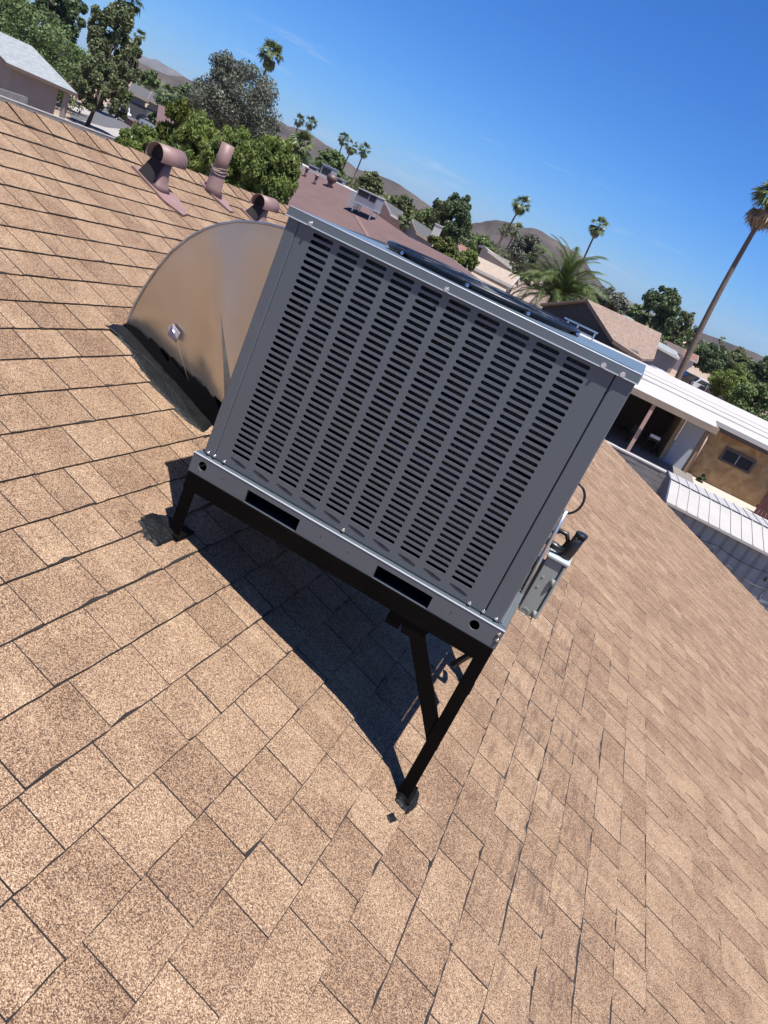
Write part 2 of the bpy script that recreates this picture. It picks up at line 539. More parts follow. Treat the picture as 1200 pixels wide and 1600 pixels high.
# deck under the shingles, the back slope, rake board, walls
mb = MB(ROOF)
mb.box(RIDGE_V + .01, VC, U0 - .2, UC - .01, -.06, -.0005); mb.box(VC, 8.0, U0 - .2, U1 - .01, -.06, -.0005)
mb.build('roof_deck', M['underlay'], house)
RT = ROOF @ Vector((RIDGE_V, 0, 0))
rvec = Vector((-DS.x, DS.y, DS.z))
mb = MB()
A = ROOF @ Vector((RIDGE_V, U0 - .2, 0)); B_ = ROOF @ Vector((RIDGE_V, UC, 0))
mb.slab([A, B_, B_ + rvec * 7.5, A + rvec * 7.5], (0, 0, -.07))
mb.build('back_slope', M['shingle'], house)
M['stucco_tan'] = simple('tan_stucco', (.42, .30, .19), .9, var=.1, scale=2, bump=.4, bscale=30)
M['trim_brown'] = simple('brown_fascia_paint', (.12, .085, .07), .6, var=.15, scale=4)
mb = MB(ROOF); mb.box(VC, 8.0, U1 - .035, U1 + .012, -.16, -.003); mb.box(RIDGE_V, VC - .01, UC - .035, UC + .012, -.16, -.003)
mb.build('rake_board', M['trim_brown'], house)
e0 = ROOF @ Vector((8.0, U1, 0)); yb = U1 - .5
vc0 = ROOF @ Vector((VC, U1, 0)); yc = UC - .5
mb = MB(); mb.slab([(vc0.x, yb, 0), (e0.x - .4, yb, 0), (e0.x - .4, yb, e0.z - .02), (vc0.x, yb, vc0.z - .14)], (0, -.2, 0))
mb.slab([(vc0.x + .02, yc, 0), (vc0.x + .02, yb - .21, 0), (vc0.x + .02, yb - .21, vc0.z - .1), (vc0.x + .02, yc, vc0.z)], (.2, 0, 0))
mb.slab([(RT.x - 6.5, yc, 0), (vc0.x, yc, 0), (vc0.x, yc, vc0.z - .1), (RT.x, yc, RT.z - .35), (RT.x - 6.5, yc, RT.z - 2.75)], (0, -.2, 0))
mb.build('wall', M['stucco_tan'], house)
# ridge caps, folded over the ridge
caps = []
u = 0.4; k = 0
while u < UC - .1:
    caps.append(u); u += .205 + random.uniform(-.01, .01)
for i, u in enumerate(caps):
    mb = MB(); tone = random.choice((.05, .2, .75, .9, .5))
    w = .15
    P = []
    for (du, h) in ((0.0, .019), (.21, .011)):
        for (s_, ww) in ((1, w + random.uniform(-.004, .004)), (0, 0), (-1, w)):
            base = ROOF @ Vector((RIDGE_V, u + du, 0))
            if s_ == 1: q = base + DS * ww + NN * (h * .75)
            elif s_ == 0: q = base + Vector((0, 0, h + .006))
            else: q = base + rvec * ww + Vector((-NN.x, NN.y, NN.z)) * (h * .75)
            P.append(q)
    low = [p - Vector((0, 0, .010 if j_ in (1, 4) else .022)) for j_, p in enumerate(P)]
    mb.mi = 0; mb.add(P + low, [(0, 3, 4, 1), (1, 4, 5, 2)], tone)
    mb.mi = 1; mb.add(P + low, [(0, 1, 7, 6), (1, 2, 8, 7), (0, 6, 9, 3), (2, 5, 11, 8)], tone)
    mb.build('ridge_shingle', [M['shingle'], M['asphalt_edge']], house)


# ------------------------------------------------------------------ tar patches
def tar_patch(name, outline, height, label, h0=.008, seed=0, rim=.012):
    """outline in photo pixels on the slope"""
    uv = [roof_uv(*p) for p in outline]
    n = 72
    # resample closed outline
    P = [Vector((a, b, 0)) for a, b in uv]
    seg = [(P[i], P[(i + 1) % len(P)]) for i in range(len(P))]
    tot = sum((b - a).length for a, b in seg)
    ring = []
    acc = 0; i = 0
    for k in range(n):
        s_ = tot * k / n
        while s_ > acc + (seg[i][1] - seg[i][0]).length and i < len(seg) - 1:
            acc += (seg[i][1] - seg[i][0]).length; i += 1
        a, b = seg[i]; ring.append(a.lerp(b, (s_ - acc) / max(1e-6, (b - a).length)))
    c = sum(ring, Vector()) / n
    mb = MB(ROOF); vs = []; R_ = 7
    for j in range(R_ + 1):
        f = 1 - j / (R_ + .3)
        for k, q in enumerate(ring):
            d = q - c
            nz = noise.noise(Vector((q.x * 30, q.y * 30, seed))) + .6 * noise.noise(Vector((q.x * 90, q.y * 90, seed + 5)))
            rr = f * (1 + (nz * rim / max(.03, d.length) if j == 0 else 0))
            p = c + d * rr
            hh = h0 + height * (1 - f ** 3) + (0 if j == 0 else .45 * height * noise.noise(Vector((p.x * 28, p.y * 28, seed + 9))) + .2 * height * noise.noise(Vector((p.x * 70, p.y * 70, seed))))
            vs.append((p.x, p.y, (-.002 if j == 0 else max(hh, h0))))
    fs = []
    for j in range(R_):
        for k in range(n):
            l = (k + 1) % n
            fs.append((j * n + k, j * n + l, (j + 1) * n + l, (j + 1) * n + k))
    fs.append(tuple(R_ * n + k for k in range(n)))
    mb.smooth = True
    mb.add(vs, fs)
    o = mb.build(name, M['tar'])
    tag(o, label, 'tar patch', 'patches of roofing tar')
    return o


tar_patch('tar_patch', [(208, 816), (232, 803), (262, 806), (288, 820), (285, 835), (272, 848), (250, 857), (232, 852), (222, 836)], .007,
          'ragged black tar patch around the left foot of the steel stand', seed=1, rim=.03)
tar_patch('tar_patch', [(613, 1252), (620, 1232), (640, 1226), (655, 1238), (650, 1262), (632, 1274), (622, 1266)], .012,
          'small glossy black tar blob around the right foot of the stand', seed=2, rim=.008)
tar_patch('tar_patch', [(150, 500), (212, 500), (256, 566), (306, 632), (345, 668), (326, 692), (300, 672), (262, 634), (225, 592), (196, 545), (172, 518)], .006,
          'long black tar strip sealing the round duct to the shingles', seed=3, rim=.014)
tar_patch('tar_patch', [(600, 1275), (612, 1270), (618, 1285), (606, 1290)], .004, 'tiny black tar smear on the shingles below the right stand foot', seed=4, h0=.009)

# ------------------------------------------------------------------ the steel stand
YAW = rad(.65)
TILT = rad(1.46)                        # the unit leans a touch with the roof
UX = Vector((math.cos(YAW), -math.sin(YAW), 0)); UF = Vector((math.sin(YAW) * math.cos(TILT), math.cos(YAW) * math.cos(TILT), -math.sin(TILT)))
UZ = UX.cross(UF)
DF = 2.0735
UNIT = Matrix(((UX.x, UF.x, UZ.x, 0), (UX.y, UF.y, UZ.y, 0), (UX.z, UF.z, UZ.z, 0), (0, 0, 0, 1)))
UNIT.translation = CAM + UF * DF + UZ * .045
DEP = 0.86
stand = empty('steel_stand', UNIT @ Vector((-.53, .4, -1.35)), 'black welded angle iron stand holding the air conditioner level above the slope', 'stand')
SA0, SA1 = -1.104, .033
mb = MB(UNIT)
mb.box(SA0, SA1, -.03, -.024, -1.078, -1.0195)             # front angle: web
mb.box(SA0, SA1, -.024, .03, -1.0255, -1.0195)
o = mb.build('frame_rail', M['black_steel'], stand)
mb = MB(UNIT)
mb.box(SA0, SA1, DEP - .006, DEP, -1.078, -1.0195); mb.box(SA0, SA1, DEP - .06, DEP - .006, -1.0255, -1.0195)
mb.build('frame_rail', M['black_steel'], stand)
for a in (SA0, SA1 - .006):
    mb = MB(UNIT); mb.box(a, a + .006, -.0235, DEP - .007, -1.078, -1.026)
    mb.build('frame_rail', M['black_steel'], stand)


def leg_at(a, d, w=.042):
    P = UNIT @ Vector((a + w / 2, d + .02, -1.4))
    P.z = zroof(P.x, P.y); zb = (UNIT.inverted() @ P).z
    mb = MB(UNIT)
    mb.box(a, a + w, d, d + .006, zb - .005, -1.0785)
    mb.box(a + w - .006 if a > -.5 else a, a + w if a > -.5 else a + .006, d + .006, d + w, zb - .005, -1.0785)
    mb.build('leg', M['black_steel'], stand)
    mb = MB(UNIT); mb.box(a - .02, a + w + .012, d - .02, d + .08, zb + .004, zb + .014)
    mb.build('foot_plate', M['black_steel'], stand)


leg_at(-.009, -.03); leg_at(-1.100, -.03)
leg_at(-.004, DEP - .05); leg_at(-1.100, DEP - .05)


def bar(p, q, w, t, name, mat, parent, flange=True):
    """flat bar in the plane of the stand between two (a, d, z) points, with a back flange"""
    p = Vector(p); q = Vector(q); d = (q - p).normalized(); s_ = Vector((0, 1, 0)); n_ = d.cross(s_).normalized() * (w / 2)
    mb = MB(UNIT)
    mb.slab([p - n_, q - n_, q + n_, p + n_], s_ * t)
    if flange:
        mb.slab([p + n_ + s_ * t, q + n_ + s_ * t, q + n_ * .8 + s_ * t, p + n_ * .8 + s_ * t], s_ * w * .8)
    return mb.build(name, mat, parent)


bar((.012, -.0235, -1.40), (-.212, -.0235, -1.08), .052, .006, 'brace', M['black_steel'], stand)
bar((.012, DEP - .058, -1.42), (-.23, DEP - .058, -1.08), .045, .006, 'brace', M['black_steel'], stand)
mb = MB(UNIT); mb.slab([(-.255, -.0238, -1.079), (-.16, -.0238, -1.079), (-.185, -.0238, -1.13), (-.24, -.0238, -1.13)], (0, .006, 0))
mb.build('gusset', M['black_steel'], stand)
# scuffed angle clip bolted under the rail
mb = MB(UNIT); mb.box(-.30, -.25, -.02, -.014, -1.13, -1.079); mb.build('clip', M['black_steel'], stand)

# ------------------------------------------------------------------ the air conditioner
unit = empty('air_conditioner', UNIT @ Vector((-.53, .43, -1.018)), 'large grey packaged air conditioner with slotted front grille standing on the black steel stand', 'air conditioner')
# front panel with slots
PA0, PA1, PZ0, PZ1 = -1.0485, -.0475, -.945, -.1375
NC, NR = 10, 37
cp = .0907; sw = .0700; a_first = -.998 + sw / 2
rp = .01985; z_first = -.1765; sh = .0112


def slot_outline(ca, cz):
    r = sh / 2; L2 = sw / 2 - r; up = []
    for q in (0, 30, 60, 90): up.append((ca + L2 + r * math.cos(rad(q)), cz + r * math.sin(rad(q))))
    for q in (90, 120, 150, 180): up.append((ca - L2 + r * math.cos(rad(q)), cz + r * math.sin(rad(q))))
    dn = [(x, 2 * cz - z) for x, z in reversed(up[1:-1])]
    return up, dn


mb = MB(UNIT)
P2 = lambda a, z, d=0.0: (a, d, z)
th_ = .005
for c_ in range(NC):
    ca = a_first + c_ * cp
    for r_ in range(NR):
        cz = z_first - r_ * rp
        up, dn = slot_outline(ca, cz)
        l, r = ca - cp / 2, ca + cp / 2; t_, b_ = cz + rp / 2, cz - rp / 2
        mb.add([P2(l, cz), P2(l, t_), P2(r, t_), P2(r, cz)] + [P2(*p) for p in up], [tuple(range(4 + len(up)))])
        lo = [up[-1]] + dn + [up[0]]
        mb.add([P2(r, cz), P2(r, b_), P2(l, b_), P2(l, cz)] + [P2(*p) for p in lo], [tuple(range(4 + len(lo)))])
        ring = up + dn; n_ = len(ring)
        mb.add([P2(*p) for p in ring] + [P2(p[0], p[1], th_) for p in ring], [(i, (i + 1) % n_, n_ + (i + 1) % n_, n_ + i) for i in range(n_)])
gl, gr = a_first - cp / 2, a_first + (NC - .5) * cp
gt, gb = z_first + rp / 2, z_first - (NR - .5) * rp
mb.add([P2(PA0, PZ0), P2(gl, PZ0), P2(gl, PZ1), P2(PA0, PZ1)], [(0, 1, 2, 3)])
mb.add([P2(gr, PZ0), P2(PA1, PZ0), P2(PA1, PZ1), P2(gr, PZ1)], [(0, 1, 2, 3)])
mb.add([P2(gl, gt), P2(gr, gt), P2(gr, PZ1), P2(gl, PZ1)], [(0, 1, 2, 3)])
mb.add([P2(gl, PZ0), P2(gr, PZ0), P2(gr, gb), P2(gl, gb)], [(0, 1, 2, 3)])
mb.add([P2(PA0, PZ0), P2(PA0, PZ1), P2(PA0, PZ1, .02), P2(PA0, PZ0, .02)], [(0, 1, 2, 3)])
mb.add([P2(PA1, PZ0), P2(PA1, PZ1), P2(PA1, PZ1, .02), P2(PA1, PZ0, .02)], [(0, 1, 2, 3)])
panel = mb.build('louvered_panel', M['grey_paint'], unit)
# slanted knock-in slits under each column of slots
for c_ in range(NC):
    ca = a_first + c_ * cp
    mb = MB(UNIT)
    mb.slab([(ca - .030, -.0014, -.9120), (ca + .004, -.0014, -.9135), (ca + .033, -.0014, -.9195), (ca + .030, -.0014, -.9222), (ca - .002, -.0014, -.9195)], (0, .0012, 0))
    mb.build('slit', M['dark_in'], unit)
# corner posts
for (x0, x1) in ((-1.090, PA0 - .0025), (PA1 + .0025, .0105)):
    mb = MB(UNIT); mb.rbox(x0, x1, -.001, .05, -.948, -.137, b=.003)
    mb.build('corner_post', M['grey_paint'], unit)
# bright folded edge down the right corner
mb = MB(UNIT); mb.slab([(.0108, .0, -.75), (.0165, .004, -.95), (.0165, .012, -.95), (.0108, .004, -.75)], (.001, .001, 0))
mb.build('folded_edge', M['galv'], unit)
# coil and inside
M['coil'] = simple('dark_coil_fins', (.016, .022, .034), .35, metal=.4, var=.7, scale=5, bump=.6, bscale=90, stretch=(1, 1, .15))
mb = MB(UNIT); mb.box(-1.02, -.06, .045, .055, -.945, -.14)
mb.build('coil', M['coil'], unit)
mb = MB(UNIT)
for i in range(24):
    z = -.16 - i * .033
    mb.tube([(-1.0, .038, z), (-.07, .038, z)], .0035, 6)
mb.build('coil_tubes', simple('blue_copper_tube', (.035, .05, .08), .25, metal=.8, var=.5, scale=8), unit)
# side and back panels
for (nm, x0, x1, y0, y1) in (('side_panel', -1.0875, -1.0835, .051, DEP - .03), ('side_panel', .002, .0065, .051, DEP - .03), ('back_panel', -1.07, .002, DEP - .034, DEP - .03)):
    mb = MB(UNIT); mb.box(x0, x1, y0, y1, -.948, -.137); mb.build(nm, M['grey_paint'], unit)
mb = MB(UNIT); mb.box(.0068, .0115, .06, .40, -.93, -.60); mb.build('access_panel', M['grey_paint2'], unit)
# top cap: lid with folded lip
mb = MB(UNIT)
rings = []
def rect(x0, x1, y0, y1, z, b=.004): return [(x0 + b, y0, z), (x1 - b, y0, z), (x1, y0 + b, z), (x1, y1 - b, z), (x1 - b, y1, z), (x0 + b, y1, z), (x0, y1 - b, z), (x0, y0 + b, z)]
CX0, CX1, CY0, CY1 = -1.097, .0165, -.0085, DEP - .02
lidrings = [rect(CX0, CX1, CY0, CY1, -.1585), rect(CX0, CX1, CY0, CY1, -.1345), rect(CX0 + .003, CX1 - .003, CY0 + .003, CY1 - .003, -.1315)]
lidrings = [[(x, y, z - (.015 * max(0, y) / CY1 * (1 - (x - CX0) / (CX1 - CX0)) if k_ else 0)) for x, y, z in rg] for k_, rg in enumerate(lidrings)]
mb.loft(lidrings)
cap = mb.build('top_cap', M['grey_paint2'], unit)
mb = MB(UNIT); mb.box(CX0 - .0006, CX1 + .0006, CY0 - .0012, CY0 + .001, -.1602, -.1572)
mb.build('lip_highlight', M['edge'], unit)
mb = MB(UNIT); mb.tube([(CX0 + .004, CY0 + .0015, -.1325), (CX1 - .004, CY0 + .0015, -.1325)], .0021, 6)
mb.build('cap_highlight', M['edge'], unit)
mb = MB(UNIT)
mb.box(-.42, -.012, .02, .055, -.1315, -.1292)
mb.build('raised_seam', M['grey_paint2'], unit)
# fan guard
fg = (-.575, .46); FR = .345
mb = MB(UNIT)
ring = [(fg[0] + FR * math.cos(q), fg[1] + FR * math.sin(q), -.117) for q in np.linspace(0, 2 * math.pi, 49)]
M['guard'] = simple('blue_black_wire', (.010, .017, .032), .4, var=.4, scale=40, spec=.4)
mb.tube(ring, .0065, 8, False)
guard = mb.build('fan_guard', M['guard'], unit)
mb = MB(UNIT)
for rr in (.07, .11, .15, .19, .225, .26, .285):
    mb.tube([(fg[0] + rr * math.cos(q), fg[1] + rr * math.sin(q), -.117 + .005 * (1 - (rr / FR) ** 2)) for q in np.linspace(0, 2 * math.pi, 37)], .0018, 5, False)
for k in range(12):
    q = k * math.pi / 6
    mb.tube([(fg[0] + rr * math.cos(q), fg[1] + rr * math.sin(q), -.115 + .005 * (1 - (rr / FR) ** 2)) for rr in (.06, .18, FR)], .0022, 5)
mb.build('wire_rings', M['guard'], guard)
mb = MB(UNIT)
n_ = 48
for k in range(n_):        # perforated shroud band under the ring
    q0 = 2 * math.pi * k / n_; q1 = 2 * math.pi * (k + 1.02) / n_
    pts = [(fg[0] + (FR - .006) * math.cos(q), fg[1] + (FR - .006) * math.sin(q), z) for z in (-.1335, -.120) for q in (q0, q1)]
    mb.add(pts, [(0, 1, 3, 2)])
mb.build('shroud_band', M['guard'], guard)
mb = MB(UNIT); mb.tube([(*fg, -.133), (*fg, -.112)], .06, 20); mb.build('fan_hub', M['dark_in'], guard)
mb = MB(UNIT); mb.tube([(*fg, -.1332), (*fg, -.1318)], .295, 40); mb.build('fan_opening', M['dark_in'], unit)
for q in (-178, -128, -85, -52, -5, 45, 90, 135):
    x = fg[0] + (FR + .004) * math.cos(rad(q)); y = fg[1] + (FR + .004) * math.sin(rad(q))
    mb = MB(UNIT); mb.rbox(x - .010, x + .010, y - .008, y + .008, -.1335, -.112, .002)
    c2 = mb.build('clamp', M['black_plastic'], guard)
    mb = MB(UNIT); mb.tube([(x + .006, y - .010, -.124), (x + .006, y - .016, -.122)], .0055, 8)
    mb.build('screw', M['screw'], guard)
# bright bracket standing on the far side of the cap
mb = MB(UNIT)
for k, x in enumerate((-.30, -.262, -.195)):
    mb.box(x, x + .004, .70, .72, -.133, -.100)
mb.box(-.315, -.185, .70, .704, -.104, -.098); mb.box(-.30, -.195, .712, .716, -.125, -.119)
mb.build('bracket', M['galv'], unit)


def screw_mesh():
    mb = MB()
    mb.tube([(0, 0, 0), (0, -.0025, 0)], .0072, 12)
    mb.tube([(0, -.0025, 0), (0, -.006, 0)], .0042, 6)
    o = mb.build('screw_proto', M['screw']); me = o.data; bpy.data.objects.remove(o); return me


SCREW = screw_mesh()
def screw(a, d, z, par=None, s=1.0):
    par = par or unit
    o = link('screw', SCREW, par, loc=(UNIT @ Vector((a, d, z))) - par.location, rz=-YAW); o.scale = (s, s, s)
for a in (-1.018, -.62, -.14 + .0, -.052): pass
for a in (-1.012, -.560, -.085, -.030): screw(a, CY0, -.152)
for a in (-1.072, -1.047, -1.008, -.548, -.096, -.048, -.005): screw(a, -.002, -.938, s=.8)
screw(.028, -.0275, -.985, s=.75); screw(.024, -.0275, -.965, s=.7)
# base rail with two fork slots and two round lifting holes
mb = MB(UNIT)
RA0, RA1, RZ0, RZ1, RDp = -1.109, .0355, -1.0185, -.953, -.0255
ops = [(-.886, -.684), (-.396, -.200)]; oz0, oz1 = -1.0165, -.9715
holes = [-1.064, -.052]; hz = -.982; hr = .0160
def face(poly): mb.add([(a, RDp, z) for a, z in poly], [tuple(range(len(poly)))])
segs = sorted([(a, b, 'o') for a, b in ops] + [(h - .022, h + .022, 'h') for h in holes])
x = RA0
for (s0, s1, ty) in segs:
    face([(x, RZ0), (s0, RZ0), (s0, RZ1), (x, RZ1)])
    if ty == 'o':
        face([(s0, oz1), (s1, oz1), (s1, RZ1), (s0, RZ1)]); face([(s0, RZ0), (s1, RZ0), (s1, oz0), (s0, oz0)])
        for (p, q) in (((s0, oz0), (s1, oz0)), ((s1, oz0), (s1, oz1)), ((s1, oz1), (s0, oz1)), ((s0, oz1), (s0, oz0))):
            mb.add([(p[0], RDp, p[1]), (q[0], RDp, q[1]), (q[0], RDp + .012, q[1]), (p[0], RDp + .012, p[1])], [(0, 1, 2, 3)])
    else:
        c_ = (s0 + s1) / 2
        up = [(c_ + hr * math.cos(rad(q)), hz + hr * math.sin(rad(q))) for q in range(0, 181, 15)]
        dn = [(c_ + hr * math.cos(rad(q)), hz + hr * math.sin(rad(q))) for q in range(180, 361, 15)]
        face([(s0, hz), (s0, RZ1), (s1, RZ1), (s1, hz)] + up); face([(s1, hz), (s1, RZ0), (s0, RZ0), (s0, hz)] + dn)
        rg = up[:-1] + dn[:-1]; n_ = len(rg)
        mb.add([(a, RDp, z) for a, z in rg] + [(a, RDp + .008, z) for a, z in rg], [(i, (i + 1) % n_, n_ + (i + 1) % n_, n_ + i) for i in range(n_)])
    x = s1
face([(x, RZ0), (RA1, RZ0), (RA1, RZ1), (x, RZ1)])
for a in (RA0, RA1): mb.add([(a, RDp, RZ0), (a, RDp, RZ1), (a, DEP, RZ1), (a, DEP, RZ0)], [(0, 1, 2, 3)])
mb.box(RA0, RA1, RDp + .0005, -.0015, RZ1, RZ1 + .0025)
mb.box(RA0 + .001, RA1 - .001, -.0015, DEP, -.951, -.9485)
mb.build('base_rail', M['grey_paint'], unit)
mb = MB(UNIT); mb.box(RA0, RA1, RDp - .0012, RDp + .0025, RZ1 + .0005, RZ1 + .0036); mb.build('rail_highlight', M['edge'], unit)
mb = MB(UNIT); mb.box(RA0 + .006, RA1 - .006, .12, .13, RZ0, -.952); mb.box(RA0 + .006, RA1 - .006, -.02, .12, RZ0 + .0005, RZ0 + .003)
mb.build('rail_channel', M['coil'], unit)
for a in (-.98, -.60, -.50, -.13):
    mb = MB(UNIT); mb.tube([(a, RDp - .0008, -.985), (a, RDp - .0002, -.985)], .0018, 6); mb.build('rivet_hole', M['dark_in'], unit)

# switch box on the right side
bx0, bx1, bd0, bd1, bz0, bz1 = .040, .100, .335, .44, -1.015, -.795
box = MB(UNIT); box.rbox(bx0, bx1, bd0, bd1, bz0, bz1, .004)
sbox = box.build('switch_box', M['box_grey'], unit)
mb = MB(UNIT); mb.rbox(bx0 - .004, bx1 + .016, bd0 - .008, bd1 + .004, bz1, bz1 + .012, .003); mb.build('box_lid', simple('pale_lid_enamel', (.42, .47, .48), .4, var=.04), sbox)
mb = MB(UNIT); mb.rbox(bx1 + .0015, bx1 + .012, bd0 - .006, bd1, bz0 + .004, bz1 - .001, .003); mb.build('box_cover', M['box_grey'], sbox)
for z in (-.855, -.985):
    mb = MB(UNIT); mb.tube([(bx1 - .004, bd0 - .007, z), (bx1 - .004, bd0 - .007, z - .024)], .005, 8); mb.box(bx1 - .012, bx1 + .008, bd0 - .0065, bd0 - .0015, z - .022, z - .002)
    mb.build('hinge', M['box_grey'], sbox)
for rr in (.015, .010):
    mb = MB(UNIT); mb.tube([(bx0 + .024 + rr * math.cos(q), bd0 - .0005, -1.008 + rr * math.sin(q)) for q in np.linspace(0, 6.283, 21)], .0011, 5, False)
    mb.build('knockout_ring', M['box_grey'], sbox)
for z in (-.865, -.905):
    mb = MB(UNIT); mb.tube([(bx0 + .02, bd0 - .002, z), (bx0 + .02, bd0 + .001, z)], .004, 8); mb.build('screw', M['screw'], sbox)
mb = MB(UNIT); mb.box(.0125, .052, .34, .40, -1.0, -.83); mb.build('mounting_bracket', M['black_plastic'], unit)
mb = MB(UNIT); mb.tube([(.020, .30, -.62), (.022, .30, -.72), (.024, .31, -.82), (.028, .32, -.95)], .007, 8); mb.build('conduit', M['galv'], unit)
# condensate trap: stub, riser and curl of black pipe
mb = MB(UNIT)
mb.tube([(.013, .36, -.755), (.045, .36, -.760), (.078, .37, -.765)], .013, 12)
trap = mb.build('drain_pipe', M['black_plastic'], unit)
mb = MB(UNIT); mb.tube([(.102, .37, -.690), (.096, .372, -.74), (.088, .376, -.79), (.078, .38, -.85), (.07, .39, -.90)], [.019, .020, .021, .018, .018], 14); mb.build('riser', M['black_plastic'], trap)
mb = MB(UNIT); mb.tube([(.102, .37, -.6915), (.102, .37, -.680)], .021, 14); mb.build('pipe_cap', M['black_plastic'], trap)
mb = MB(UNIT); mb.tube([(.016, .40, -.735), (.035, .40, -.715), (.06, .40, -.715), (.076, .40, -.735), (.072, .40, -.762), (.055, .40, -.775)], .0085, 10); mb.build('elbow', M['black_plastic'], trap)
# black cable loop higher up
mb = MB(UNIT); mb.tube([(.010 + .045 * math.sin(q), .40, -.60 + .055 * math.cos(q)) for q in np.linspace(.02, 3.12, 14)], .0042, 8); mb.build('cable', M['black_plastic'], unit)

# hose and small box whose shadows fall under the unit
mb = MB(UNIT); mb.tube([(-.03, .60, -1.08), (-.02, .62, -1.2), (.0, .66, -1.33), (-.03, .72, -1.45), (-.07, .78, -1.56)], .014, 8)
o = mb.build('drain_hose', M['black_plastic']); tag(o, 'black hose hanging from under the air conditioner behind the right leg', 'hose')

# ------------------------------------------------------------------ round sheet metal duct
M['trim_brown_d'] = simple('rust_line', (.12, .085, .06), .6)
duct = empty('sheet_metal_duct', Vector((-1.6, 3.0, EYE - 1.05)), 'bare galvanised sheet metal duct with rounded outer side entering the roof beside the air conditioner', 'duct')


def galv_mat():
    mt, t, b = newmat('galvanised_sheet')
    N = t.nodes.new; K = t.links.new
    geo = N('ShaderNodeNewGeometry')
    n = N('ShaderNodeTexNoise'); n.inputs['Scale'].default_value = 2.2; n.inputs['Detail'].default_value = 3; n.inputs['Distortion'].default_value = .6
    K(geo.outputs['Position'], n.inputs['Vector'])
    r = N('ShaderNodeValToRGB'); r.color_ramp.elements[0].position = .3; r.color_ramp.elements[1].position = .75
    r.color_ramp.elements[0].color = (.52, .50, .46, 1); r.color_ramp.elements[1].color = (.66, .635, .59, 1)
    K(n.outputs['Fac'], r.inputs['Fac']); K(r.outputs[0], b.inputs['Base Color'])
    b.inputs['Metallic'].default_value = 1
    n3 = N('ShaderNodeTexNoise'); n3.inputs['Scale'].default_value = 6; K(geo.outputs['Position'], n3.inputs['Vector'])
    mr = N('ShaderNodeMapRange'); mr.inputs[3].default_value = .24; mr.inputs[4].default_value = .38; K(n3.outputs['Fac'], mr.inputs[0]); K(mr.outputs[0], b.inputs['Roughness'])
    bp = N('ShaderNodeBump'); bp.inputs['Strength'].default_value = .35; bp.inputs['Distance'].default_value = .03
    K(n.outputs['Fac'], bp.inputs['Height']); K(bp.outputs[0], b.inputs['Normal'])
    return mt


M['galv_sheet'] = galv_mat()
YD = 2.80
arcpx = [(203, 515), (207, 497), (216, 476), (231, 449), (250, 421), (273, 394), (299, 373), (324, 359), (350, 351), (376, 347), (402, 348), (428, 352), (456, 360)]
prof = []
for q in arcpx:
    d = sight(*q); P = d * (YD / d.y); prof.append((P.x, P.z))
right_x = -1.08
prof.append((-1.35, prof[-1][1] + .02)); prof.append((right_x, prof[-1][1] + .02))
bot = []
for x_ in (right_x, -1.3, -1.47, -1.62, -1.8, -1.975):
    bot.append((x_, zroof(x_, YD) - EYE + .015))
# a bowed, crease-broken face: ring to centre fan with creases slightly proud
outline = [Vector((x_, YD, z_ + EYE)) for x_, z_ in prof + bot]
DD = 0.42
mb = MB(); n_ = len(outline)
def yb_(x_, z_):
    # shallow pillow with two creases
    b0 = .010 * math.sin(min(1, max(0, (z_ - EYE + 1.2) / .95)) * math.pi)
    return YD - b0
G = 34
xs = np.linspace(-1.99, right_x, G)
def top_z(x_):
    for (a, b) in zip(prof[:-1], prof[1:]):
        if min(a[0], b[0]) <= x_ <= max(a[0], b[0]) and abs(b[0] - a[0]) > 1e-6:
            return a[1] + (b[1] - a[1]) * (x_ - a[0]) / (b[0] - a[0])
    return prof[0][1]
# face as fan strips between the arc and the base line
def lerp(a, b, t): return a + (b - a) * t
arc = [Vector((x_, z_, 0)) for x_, z_ in prof]
basel = [Vector((lerp(-1.985, right_x, i / (len(arc) - 1)), 0, 0)) for i in range(len(arc))]
for q in basel: q.y = zroof(q.x, YD) - EYE + .012
R_ = 10; vs = []
for j in range(R_ + 1):
    f = j / R_
    for i in range(len(arc)):
        p = arc[i].lerp(basel[i], f)
        bow = .022 * (1 - f) + .004 * math.sin(f * math.pi) * math.sin(math.pi * i / (len(arc) - 1))
        crease = .022 if i in (8,) else (.012 if i == 9 else (.004 if i in (5,) else 0))
        crease *= math.sin(f * math.pi * .9 + .15)
        vs.append((p.x, YD - bow - crease, p.y + EYE))
n_ = len(arc)
mb.smooth = True
mb.add(vs, [(j * n_ + i, (j + 1) * n_ + i, (j + 1) * n_ + i + 1, j * n_ + i + 1) for j in range(R_) for i in range(n_ - 1)])
mb.build('side_sheet', M['galv_sheet'], duct)
mb = MB(); mb.smooth = True
mb.add([(x_, y_, z_ + EYE) for y_ in (YD, YD + DD) for x_, z_ in prof], [(i, i + 1, len(prof) + i + 1, len(prof) + i) for i in range(len(prof) - 1)])
mb.build('outer_sheet', M['galv_sheet'], duct)
mb = MB(); mb.add([(x_, YD + DD, z_ + EYE) for x_, z_ in prof] + [(right_x, YD + DD, EYE - 1.3), (-1.98, YD + DD, zroof(-1.98, YD + DD))], [tuple(range(len(prof) + 2))])
mb.build('side_sheet', M['galv_sheet'], duct)
mb = MB(); mb.tube([(x_, YD - .024, z_ + EYE) for x_, z_ in prof], .0055, 8)
mb.build('folded_seam', simple('seam_steel', (.40, .43, .46), .35, metal=.9, var=.2, scale=20), duct)
